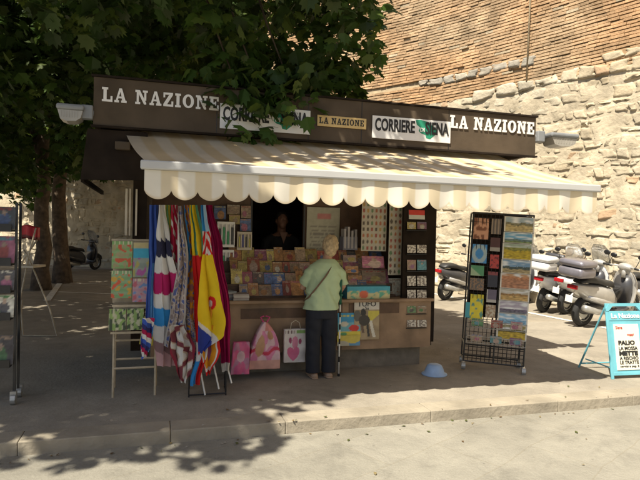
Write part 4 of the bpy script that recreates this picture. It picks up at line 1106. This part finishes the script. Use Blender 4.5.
# ================================================================== PEOPLE
def hand(bm, wrist, d, side, curl=.9, s=1):
    """palm, four fingers and thumb; d points along the fingers, side towards the thumb"""
    d = Vector(d).normalized(); side = Vector(side).normalized(); nrm = d.cross(side).normalized(); wrist = Vector(wrist)
    pc = [wrist, wrist + d * .04 * s, wrist + d * .085 * s]
    fr = []
    for p, wd in zip(pc, (.022, .036, .038)):
        fr.append([bm.verts.new(p + side * (wd * s * math.cos(2 * PI * k / 10)) + nrm * (.014 * s * math.sin(2 * PI * k / 10))) for k in range(10)])
    skin_rings(bm, fr)
    for k in range(4):
        b = wrist + d * .08 * s + side * ((1.5 - k) * .018 * s); ln = (.068, .076, .070, .055)[k] * s
        p = [b]; ang = 0
        for q, fr_ in enumerate((.45, .3, .25)):
            ang += curl * (.8, .9, .6)[q]; p.append(p[-1] + (d * math.cos(ang) + nrm * math.sin(ang)) * ln * fr_)
        tube(bm, p, [.0088 * s, .0082 * s, .0072 * s, .006 * s], 7)
    b = wrist + d * .025 * s + side * .028 * s
    tube(bm, [b, b + (d * .5 + side * .7) * .035 * s, b + (d * .9 + side * .3 + nrm * .5) * .06 * s], [.011 * s, .0095 * s, .007 * s], 7)
WX = KP(322, 340, .1).x
wm = KT(WX, .12, 0)
wo_ = thing('person', 'older woman in pale green shirt and dark trousers, back turned, leaning at the counter', 'person', wm)
# body: x right, y towards the counter
bm = bmesh.new()
hx = .105; hz = 1.445
ell(bm, [(.05, .06, 1.24, .10, .07), (.07, .08, 1.30, .055, .058), (.085, .10, 1.36, .05, .055), (hx, .11, 1.40, .05, .055)], 14)
ball(bm, (hx, .115, hz), (.072, .09, .108)); ball(bm, (hx, .165, hz - .045), (.05, .05, .055))
ball(bm, (hx + .005, .21, hz - .005), (.012, .02, .02))      # nose
for s_ in (-1, 1): ball(bm, (hx + s_ * .074, .115, hz - .01), (.012, .02, .03))
ell(bm, [(0, .02, .74, .16, .12), (.01, .02, .95, .155, .11), (.03, .03, 1.12, .16, .105), (.045, .05, 1.22, .15, .09), (.05, .06, 1.28, .07, .06)], 16)
# legs
for s_, fx in ((-1, -.075), (1, .085)):
    tube(bm, [(s_ * .075, .02, .80), (s_ * .08, .02, .45), (fx, .0, .10), (fx, -.01, .05)], [.085, .055, .036, .036], 12)
    tube(bm, [(fx, -.05, .035), (fx, .03, .04), (fx + s_ * .01, .12, .028), (fx + s_ * .012, .16, .02)], [(.03, .03), (.035, .035), (.04, .02), (.03, .014)], 10)
LE = Vector((-.19, .12, .98)); LH = Vector((-.13, .30, .98)); RE = Vector((.255, .07, 1.00)); RH = Vector((.235, .17, .90))
tube(bm, [(-.10, .06, 1.20), (-.155, .07, 1.12), LE, LE.lerp(LH, .5), LH], [.045, .044, .038, .034, .024], 12)
tube(bm, [(.19, .05, 1.19), (.24, .05, 1.10), RE, RE.lerp(RH, .5), RH], [.045, .044, .037, .033, .024], 12)
hand(bm, LH, (.3, 1, -.15), (1, -.3, 0), .35)
hand(bm, RH, (-.15, .55, -.6), (-.9, -.2, .2), .95)
body = blend('body', bm, M['skin'], wo_, .007, 3)
bm = bmesh.new()
ball(bm, (hx, .10, hz + .018), (.088, .10, .105)); ball(bm, (hx - .005, .06, hz - .03), (.075, .062, .095)); ball(bm, (hx + .02, .12, hz + .07), (.07, .08, .05))
for k in range(60):
    r_ = random.Random(k); az = r_.uniform(-PI, 0); e_ = r_.uniform(-.5, 1.3)
    ball(bm, (hx + .078 * math.cos(az) * math.cos(e_), .085 + .085 * math.sin(az) * math.cos(e_), hz + .015 + .1 * math.sin(e_)), (.020, .020, .024), seg=6)
blend('hair', bm, M['hair'], body, .008, 9)
bm = bmesh.new()   # shirt
ell(bm, [(-.005, .02, .755, .205, .15), (-.005, .02, .80, .203, .148), (0, .02, .90, .19, .138), (.015, .03, 1.02, .18, .128), (.035, .04, 1.12, .182, .12), (.048, .05, 1.20, .182, .112), (.055, .06, 1.26, .145, .098), (.07, .075, 1.305, .085, .074)], 28)
tube(bm, [(-.07, .06, 1.19), (-.135, .065, 1.15), (-.175, .08, 1.06), (-.19, .10, 1.02)], [.07, .068, .062, .063], 14)
tube(bm, [(.16, .05, 1.19), (.215, .05, 1.14), (.248, .06, 1.05), (.252, .065, 1.02)], [.068, .066, .062, .063], 14)
for k in range(-6, 7):  # cloth folds
    pass
sh = blend('shirt', bm, M['shirt'], wo_, .009, 4)
for v in sh.data.vertices:
    c = v.co; k = noise.noise(Vector((c.x * 7, c.y * 5, c.z * 4))) * .016 + .010 * math.sin(c.x * 38 + c.z * 14 + 3 * noise.noise(c * 5)) * max(.15, min(1, (1.12 - c.z) / .25)) + .006 * math.sin(c.z * 60 + c.x * 30) * (1 if abs(c.x - .03) > .12 else .3)
    v.co = c + Vector((c.x - .02, c.y - .04, 0)).normalized() * k
bm = bmesh.new()   # trousers
ell(bm, [(0, .02, .66, .172, .125), (0, .02, .74, .178, .13), (0, .02, .84, .17, .125), (0, .02, .93, .15, .11)], 24)
for s_ in (-1, 1):
    tube(bm, [(s_ * .078, .02, .78), (s_ * .085, .025, .60), (s_ * .09, .03, .42), (s_ * .092, .015, .22), (s_ * .09, .005, .06)], [(.094, .11), (.092, .1), (.082, .082), (.078, .078), (.080, .082)], 18)
tr = blend('trousers', bm, M['trousers'], wo_, .009, 3)
for v in tr.data.vertices:
    c = v.co; v.co = c + Vector((.4, 1, 0)) * (noise.noise(Vector((c.x * 8, c.y * 5, c.z * 7))) * .016 + .007 * math.sin(c.z * 45 + c.x * 25) * max(0, noise.noise(c * 4) + .3))
for s_, fx in ((-1, -.078), (1, .088)):
    bm = bmesh.new(); tube(bm, [(fx, -.055, .03), (fx, .0, .034), (fx, .06, .03), (fx + s_ * .01, .12, .03), (fx + s_ * .012, .175, .024)], [(.032, .026), (.042, .032), (.042, .032), (.048, .028), (.03, .02)], 12)
    tube(bm, [(fx, -.06, .009), (fx, .06, .009), (fx + s_ * .01, .18, .009)], [(.036, .009), (.047, .009), (.036, .009)], 10)
    obj('shoe', bm, M['sandal'], wo_, True)
# bag strap over the right shoulder
bm = bmesh.new()
tube(bm, [(.10, .16, 1.22), (.12, .06, 1.275), (.08, -.055, 1.215), (0, -.095, 1.12), (-.10, -.105, 1.00), (-.17, -.07, .90), (-.20, .03, .84)], [(.004, .012)] * 7, 8)
st_ = obj('shoulder_strap', bm, mat('brown_leather', (.12, .07, .045), .6), wo_, True)
# walking stick
t = thing('walking_stick', 'white and black banded walking stick with green grip held by the woman', 'walking stick', KT(WX + .215, .14, 0))
bm = bmesh.new(); tube(bm, [(0, 0, .02), (.0, .0, .84)], .0085, 10); obj('shaft', bm, M['white'], t, True)
bm = bmesh.new()
for zz in (.16, .36, .52, .66): tube(bm, [(0, 0, zz), (0, 0, zz + .06)], .0098, 10)
tube(bm, [(0, 0, 0), (0, 0, .03)], .014, 10); obj('dark_band', bm, M['rubber'], t, True)
bm = bmesh.new(); tube(bm, [(0, 0, .80), (0, 0, .97), (.0, -.05, .985), (0, .07, .985)][:2], .016, 10); tube(bm, [(0, -.05, .91), (0, .08, .91)], .014, 10); tube(bm, [(0, 0, .9), (-.015, -.03, 1.08)], [(.012, .022), (.02, .03)], 10); obj('grip', bm, M['green'], t, True)
# vendor inside
vx = KP(282, 215, 1.28).x
vo = thing('person', 'vendor in dark open necked shirt standing inside the kiosk window', 'person', KT(vx + .05, 1.5, .24))
bm = bmesh.new()
ball(bm, (0, 0, 1.50), (.075, .092, .11)); ball(bm, (0, -.045, 1.45), (.05, .05, .06)); ball(bm, (0, -.097, 1.49), (.013, .02, .022))
for s_ in (-1, 1): ball(bm, (s_ * .076, .01, 1.49), (.012, .02, .03)); ball(bm, (s_ * .03, -.083, 1.52), (.014, .01, .009))
ell(bm, [(0, .03, 1.30, .1, .08), (0, .02, 1.36, .06, .06), (0, .01, 1.44, .055, .06)], 14)
ell(bm, [(0, .02, .5, .16, .11), (0, .02, .85, .17, .12), (0, .02, 1.15, .19, .12), (0, .02, 1.3, .14, .09), (0, .02, 1.35, .06, .06)], 16)
for s_ in (-1, 1):
    tube(bm, [(s_ * .09, .02, .6), (s_ * .095, .02, .3), (s_ * .10, .02, .02)], [.09, .06, .045], 12)
    tube(bm, [(s_ * .10, .02, 1.29), (s_ * .2, .02, 1.22), (s_ * .245, -.02, .98), (s_ * .17, -.2, .93)], [.05, .05, .04, .026], 12)
    hand(bm, (s_ * .17, -.2, .93), (-s_ * .3, -1, 0), (-s_, 0, .1), .4)
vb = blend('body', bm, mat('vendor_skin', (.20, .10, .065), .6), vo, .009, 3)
bm = bmesh.new(); ball(bm, (0, .02, 1.54), (.084, .09, .09)); ball(bm, (0, .05, 1.49), (.08, .065, .09)); blend('hair', bm, mat('dark_hair', (.02, .015, .01), .8, bump=.5), vb, .01, 2)
bm = bmesh.new(); ell(bm, [(0, .02, .62, .2, .145), (0, .02, .9, .2, .145), (0, .02, 1.15, .215, .14), (0, .025, 1.28, .16, .11), (0, .05, 1.34, .08, .065)], 20)
for s_ in (-1, 1): tube(bm, [(s_ * .1, .02, 1.27), (s_ * .2, .02, 1.22), (s_ * .245, -.01, 1.0), (s_ * .21, -.12, .94)], [.065, .065, .055, .045], 12)
blend('shirt', bm, mat('black_shirt', (.015, .015, .018), .9), vo, .01, 3)
bm = bmesh.new(); 
for s_ in (-1, 1): tube(bm, [(s_ * .09, .02, .75), (s_ * .095, .02, .4), (s_ * .10, .02, .03)], [.11, .08, .06], 12)
blend('trousers', bm, M['trousers'], vo, .012, 2)
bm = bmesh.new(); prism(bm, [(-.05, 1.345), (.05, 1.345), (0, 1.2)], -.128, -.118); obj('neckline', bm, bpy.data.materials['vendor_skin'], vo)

# ================================================================== SANDWICH BOARD
bA = G(612, 379.5); bB_ = G(662, 377.5)
bdir = math.atan2((bB_ - bA).y, (bB_ - bA).x)
bw = .50
bo = thing('sandwich_board', 'turquoise folding newspaper headline board standing at the right edge', 'sign board', Matrix.Translation(bA) @ Matrix.Rotation(bdir, 4, 'Z'))
TL_ = Matrix.Rotation(-.17, 4, 'X')
bh = .86
bm = bmesh.new()
for lo, hi in (((0, 0, .0), (.035, .02, bh)), ((bw - .035, 0, 0), (bw, .02, bh)), ((.035, 0, .04), (bw - .035, .02, .075)), ((.035, 0, .66), (bw - .035, .02, .77))):
    bx(bm, lo, hi, bev=.004, m=TL_)
prism(bm, [(0, .77), (.0, .80), (.05, .86), (bw - .05, .86), (bw, .80), (bw, .77), (bw - .035, .77), (bw - .09, .825), (.09, .825), (.035, .77)], -.004, .024, m=TL_)
obj('frame', bm, M['boardblue'], bo)
bm = bmesh.new(); bx(bm, (.035, .006, .075), (bw - .035, .014, .66), m=TL_); obj('panel', bm, M['boardblue'], bo)
bm = bmesh.new(); bx(bm, (.085, -.002, .10), (bw - .085, .0055, .62), m=TL_); pp = obj('headline_paper', bm, mat('headline_paper', (.74, .70, .56), .7, var=.04), bo)
R = TL_
def btext(s, size, x, z, m, bold=0, par=None, w=None):
    t = text('lettering', s, size, m, par or pp, (0, 0, 0), bold=bold)
    xs = [v.co.x for v in t.data.vertices]; k = (w / (max(xs) - min(xs))) if w else 1; x0 = min(xs)
    for v in t.data.vertices: v.co.x = (v.co.x - x0) * k + x; v.co.z += z; v.co.y -= .0045
    t.data.transform(TL_); return t
btext('PALIO', .065, .125, .385, M['ink'], .003, w=.22)
btext('LA MOSSA', .055, .125, .325, M['ink'], .001, w=.25)
btext('METTE', .065, .125, .265, M['ink'], .004, w=.25)
btext('A RISCHIO', .052, .125, .215, M['ink'], .001, w=.25)
btext('LE TRATTE', .052, .125, .168, M['ink'], .001, w=.25)
btext('servizi a pag. 2', .03, .125, .132, M['ink'], 0, w=.25)
btext('Siena', .05, .105, .565, M['inkred'], 0, w=.09); btext('oggi', .035, .25, .49, M['inkred'], 0, w=.09)
t = text('lettering', 'La Nazione', .075, M['letter'], bo, (0, 0, 0), bold=.002)
xs = [v.co.x for v in t.data.vertices]; k = .38 / (max(xs) - min(xs))
for v in t.data.vertices: v.co.x = v.co.x * k + .06; v.co.z += .69; v.co.y -= .0035
t.data.transform(TL_)
for x in (.01, bw - .01):
    bm = bmesh.new(); tube(bm, [(x, .15, .82), (x, .58, .0)], .011, 8); obj('leg', bm, M['boardblue'], bo)
bm = bmesh.new(); tube(bm, [(.01, .53, .06), (bw - .01, .53, .06)], .010, 8); tube(bm, [(.02, .05, .12), (.01, .46, .13)], .008, 8); obj('brace', bm, M['boardblue'], bo)

# ================================================================== FOLDED METAL CHAIR
fc = thing('folding_frame', 'pale tubular folding frame standing behind the left rack', 'folding chair', Matrix.Translation(D(40, 300, 7.2) * 1))
fc.location = (G(38, 335).x, G(38, 335).y, 0)
fz = fc.location
def fpt(x, y, dy=0): p = D(x, y, fz.y + dy); return Vector((p.x - fz.x, p.y - fz.y, max(.01, p.z)))
bm = bmesh.new()
for pts in ([(36, 228, .1), (30, 250, .1), (20, 300, .0), (23, 336, -.1), (40, 338, -.1), (57, 338, -.1), (50, 310, 0), (33, 268, .2), (24, 250, .3)], [(37, 240, .2), (22, 262, .3), (24, 268, .3)], [(20, 268, .3), (35, 267, .2)], [(22, 300, .1), (20, 336, .3)]):
    tube(bm, [fpt(*p) for p in pts], .012, 7)
obj('frame', bm, M['beige_metal'], fc, True)
bm = bmesh.new(); 
A = fpt(22, 267); B = fpt(34, 266)
bx(bm, (A.x, -.02, A.z - .01), (B.x, .35, A.z + .02)); obj('seat', bm, M['cream'], fc)
o = sheet('red_bag', (0, 0, 0), .24, .20, lambda u, v: (.5, .02, .03) if v > .25 else (.12, .01, .01), nu=12, nv=10, th=.12, mw=Matrix.Translation(D(28, 239, fz.y + .5)), warp=lambda u, v: Vector((0, .02 * math.sin(u * 9), .02 * math.sin(u * 5))))
tag(o, 'bright red bag hung on the folding frame at the left', 'bag')

# ================================================================== SCOOTERS
def scooter(label, pos, heading, bodym, panelm, topbox=True, screen=True, sc=1.1, lean=.12, topm=None):
    """x forward, origin on the ground between the wheels"""
    t = thing('parked_scooter', label, 'scooter', Matrix.Translation(pos) @ Matrix.Rotation(heading, 4, 'Z') @ Matrix.Rotation(lean, 4, 'X') @ Matrix.Scale(sc, 4), 'scooters parked along the wall')
    for x in (-.62, .66):
        bm = bmesh.new(); n = 28; R_ = .255; rr = .055; rings = []
        for k in range(n):
            a = 2 * PI * k / n; rings.append([bm.verts.new((x + (R_ - rr + rr * math.cos(b)) * math.cos(a), rr * 1.1 * math.sin(b), R_ + (R_ - rr + rr * math.cos(b)) * math.sin(a))) for b in [2 * PI * q / 8 for q in range(8)]])
        skin_rings(bm, rings + [rings[0]], cap=False); wh = obj('tyre', bm, M['rubber'], t, True)
        bm = bmesh.new(); tube(bm, [(x, -.035, R_), (x, .035, R_)], .05, 14)
        tube(bm, [(x, -.02, R_), (x, -.024, R_)], .12, 20)
        for k in range(5):
            a = 2 * PI * k / 5; tube(bm, [(x, 0, R_), (x + .165 * math.cos(a), 0, R_ + .165 * math.sin(a))], .018, 6)
        rg = []
        for k in range(24):
            a = 2 * PI * k / 24; rg.append([bm.verts.new((x + q[0] * math.cos(a), q[1], R_ + q[0] * math.sin(a))) for q in ((.15, -.04), (.165, -.04), (.165, .04), (.15, .04))])
        skin_rings(bm, rg + [rg[0]], cap=False); obj('rim', bm, M['grey_metal'], wh)
    def shell(name, secs, m, seg=14, par=None):
        bm = bmesh.new(); rings = []
        for x, z, w, h in secs:
            rings.append([bm.verts.new((x, w * math.copysign(abs(math.cos(2 * PI * k / seg)) ** .7, math.cos(2 * PI * k / seg)), z + h * math.copysign(abs(math.sin(2 * PI * k / seg)) ** .8, math.sin(2 * PI * k / seg)))) for k in range(seg)])
        skin_rings(bm, rings); o = obj(name, bm, m, par or t, True); return o
    shell('tail_body', [(-.98, .70, .03, .03), (-.90, .66, .10, .07), (-.7, .60, .16, .12), (-.4, .55, .19, .16), (-.1, .48, .18, .18), (.05, .40, .14, .14)], bodym)
    shell('side_panel', [(-.72, .52, .172, .05), (-.4, .45, .20, .07), (-.1, .38, .19, .07), (.0, .34, .15, .05)], panelm)
    shell('seat', [(-.86, .76, .09, .03), (-.75, .79, .13, .05), (-.5, .78, .15, .06), (-.3, .73, .15, .055), (-.05, .71, .11, .05), (.05, .66, .06, .03)], M['seat'])
    shell('footboard', [(-.1, .27, .15, .05), (.15, .25, .16, .035), (.4, .28, .16, .04)], M['darkbody'])
    shell('engine', [(-.78, .30, .05, .05), (-.65, .29, .12, .08), (-.35, .30, .13, .10), (-.1, .30, .10, .06)], M['darkbody'])
    bm = bmesh.new(); tube(bm, [(-.2, -.15, .25), (-.5, -.17, .28), (-.85, -.17, .36)], [.03, .05, .055], 10); obj('exhaust', bm, M['grey_metal'], t, True)
    # leg shield and front
    bm = bmesh.new(); rings = []
    for z, x, w in ((.26, .42, .15), (.34, .45, .18), (.45, .46, .20), (.62, .46, .22), (.74, .44, .21), (.83, .42, .175), (.90, .40, .12), (.94, .385, .07), (.955, .38, .03)):
        rings.append([bm.verts.new((x + .12 * math.cos(a) - .02, w * math.sin(a), z)) for a in [-PI / 2 + PI * q / 10 for q in range(11)]] + [bm.verts.new((x - .03, -w * math.sin(a) * .9, z)) for a in [-PI / 2 + PI * q / 4 for q in range(5)]])
    skin_rings(bm, rings); obj('leg_shield', bm, bodym, t, True)
    shell('inner_fairing', [(.375, .60, .17, .26), (.40, .60, .165, .25)], M['darkbody'])
    shell('front_mudguard', [(.42, .48, .05, .03), (.55, .54, .075, .04), (.70, .55, .075, .035), (.86, .47, .06, .03), (.92, .38, .04, .02)], panelm)
    bm = bmesh.new(); ball(bm, (.53, 0, .82), (.06, .10, .06)); obj('headlight', bm, M['lampglass'], t, True)
    bm = bmesh.new()
    for y in (-.06, .06): tube(bm, [(.66, y, .255), (.46, y, .75)], .018, 8)
    obj('fork', bm, M['grey_metal'], t)
    bm = bmesh.new(); tube(bm, [(.36, 0, .80), (.36, 0, .97)], .04, 10); tube(bm, [(.24, -.33, .99), (.34, -.14, .99), (.36, 0, .98), (.34, .14, .99), (.24, .33, .99)], .013, 8)
    ball(bm, (.38, 0, .98), (.08, .14, .07)); hb = obj('handlebar', bm, panelm, t, True)
    for y in (-.30, .30):
        bm = bmesh.new(); tube(bm, [(.29, y * .75, 1.0), (.29, y * .95, 1.16)], .006, 6); ball(bm, (.285, y * 1.02, 1.19), (.018, .065, .045)); obj('mirror', bm, M['black'], hb, True)
        bm = bmesh.new(); tube(bm, [(.24, y * 1.07, .99), (.27, y * .75, .99)], .018, 8); obj('grip', bm, M['rubber'], hb, True)
    if screen:
        bm = bmesh.new(); rings = []
        for z, x, w in ((.92, .52, .16), (1.08, .44, .20), (1.24, .34, .18), (1.34, .27, .11)):
            rings.append([bm.verts.new((x + .06 * math.cos(a), w * math.sin(a), z)) for a in [-PI / 2 + PI * q / 10 for q in range(11)]])
        skin_rings(bm, rings, closed=False); bmesh.ops.solidify(bm, geom=bm.faces[:], thickness=.004); obj('windscreen', bm, M['screen'], t, True)
    bm = bmesh.new(); bx(bm, (-1.0, -.09, .64), (-.955, .09, .71), bev=.012); obj('tail_light', bm, M['tail'], t)
    bm = bmesh.new(); bx(bm, (-1.03, -.065, .43), (-1.022, .065, .54)); tube(bm, [(-.9, 0, .60), (-1.02, 0, .5)], .012, 6); obj('number_plate', bm, M['white'], t)
    if topbox:
        bm = bmesh.new(); bx(bm, (-1.12, -.22, .84), (-.72, .22, 1.0), bev=.05); tb = obj('top_box', bm, topm or M['violet'], t, True)
        bm = bmesh.new(); bx(bm, (-1.13, -.23, 1.002), (-.71, .23, 1.12), bev=.055); obj('lid', bm, topm or M['violet'], tb, True)
        bm = bmesh.new(); tube(bm, [(-.6, 0, .78), (-.92, 0, .83)], .03, 6); obj('carrier', bm, M['black'], t)
    bm = bmesh.new(); tube(bm, [(-.2, .05, .2), (-.25, .22, .03)], .012, 6); obj('side_stand', bm, M['black'], t)
    return t
def gp(x, y): p = G(x, y); return Vector((p.x, p.y, 0))
hd = math.radians(38)
def place(px, py, h_, **k):   # px,py: where the rear wheel touches the ground
    p = gp(px, py) + Vector((math.cos(h_), math.sin(h_), 0)) * .62; return p
scooter('silver scooter with dark seat parked nearest the blue board', place(583, 326, math.radians(30)), math.radians(30), M['silver'], M['silver'], True, False)
scooter('white and black scooter with windscreen just right of the postcard rack', place(544, 312, math.radians(42)), math.radians(42), M['whitebody'], M['whitebody'], True, True, topm=M['whitebody'])
scooter('charcoal scooter with white windscreen between kiosk post and rack', place(446, 300, math.radians(40)), math.radians(40), M['darkbody'], M['silver'], False, True, topm=M['darkbody'])
scooter('white scooter hidden behind the postcard rack', place(500, 306, math.radians(42)), math.radians(42), M['whitebody'], M['darkbody'], False, True)
scooter('black scooter with white handlebar and red tail light at the right edge', place(632, 316, math.radians(28)), math.radians(28), M['darkbody'], M['whitebody'], False, True)
scooter('white scooter standing farthest back against the stones at right', place(600, 303, math.radians(35)), math.radians(35), M['whitebody'], M['violet'], False, True)
scooter('white sided scooter with small screen squeezed in beside the silver one', place(566, 314, math.radians(36)), math.radians(36), M['whitebody'], M['silver'], False, True)
scooter('silver scooter with black top box, further back behind the white one', place(560, 303, math.radians(40)), math.radians(40), M['silver'], M['darkbody'], True, True, topm=M['darkbody'])
scooter('dark motor scooter in the shade behind the tree trunks', gp(80, 271) , math.radians(70), M['darkbody'], M['darkbody'], False, True)

# ================================================================== LITTER ON THE GROUND
vs = []; fs = []; cs = []; rl = random.Random(77)
for k in range(230):
    a = rl.uniform(-4, 8); b = rl.choice([rl.gauss(-1.26, .06), rl.gauss(-1.26, .06), rl.uniform(-3.5, -1.25), rl.uniform(-.9, 2.5)])
    z = -.094 if b < -1.21 else .008
    if -1.21 <= b < -.95: z = .012
    sz = rl.uniform(.006, .02); an = rl.uniform(0, 6.28); c = rl.choice([(.22, .15, .07), (.16, .10, .05), (.3, .24, .12), (.12, .14, .05), (.45, .42, .36)])
    q = len(vs); pts = [(math.cos(an + t) * sz * w, math.sin(an + t) * sz * w) for t, w in ((0, 1.3), (1.1, .7), (2.2, .8), (3.3, 1.1), (4.6, .7))]
    for x, y in pts: vs.append((a + x, b + y, z + rl.uniform(0, .008))); cs.append(c)
    fs.append(tuple(q + i for i in range(5)))
me = bpy.data.meshes.new('fallen_leaves'); me.from_pydata(vs, [], fs); set_col(me, cs)
o = obj('fallen_leaves', me, M['leaf'], None, False, KM); tag(o, 'small dry leaves and scraps scattered along the kerb and pavement', 'leaf litter'); o['kind'] = 'stuff'
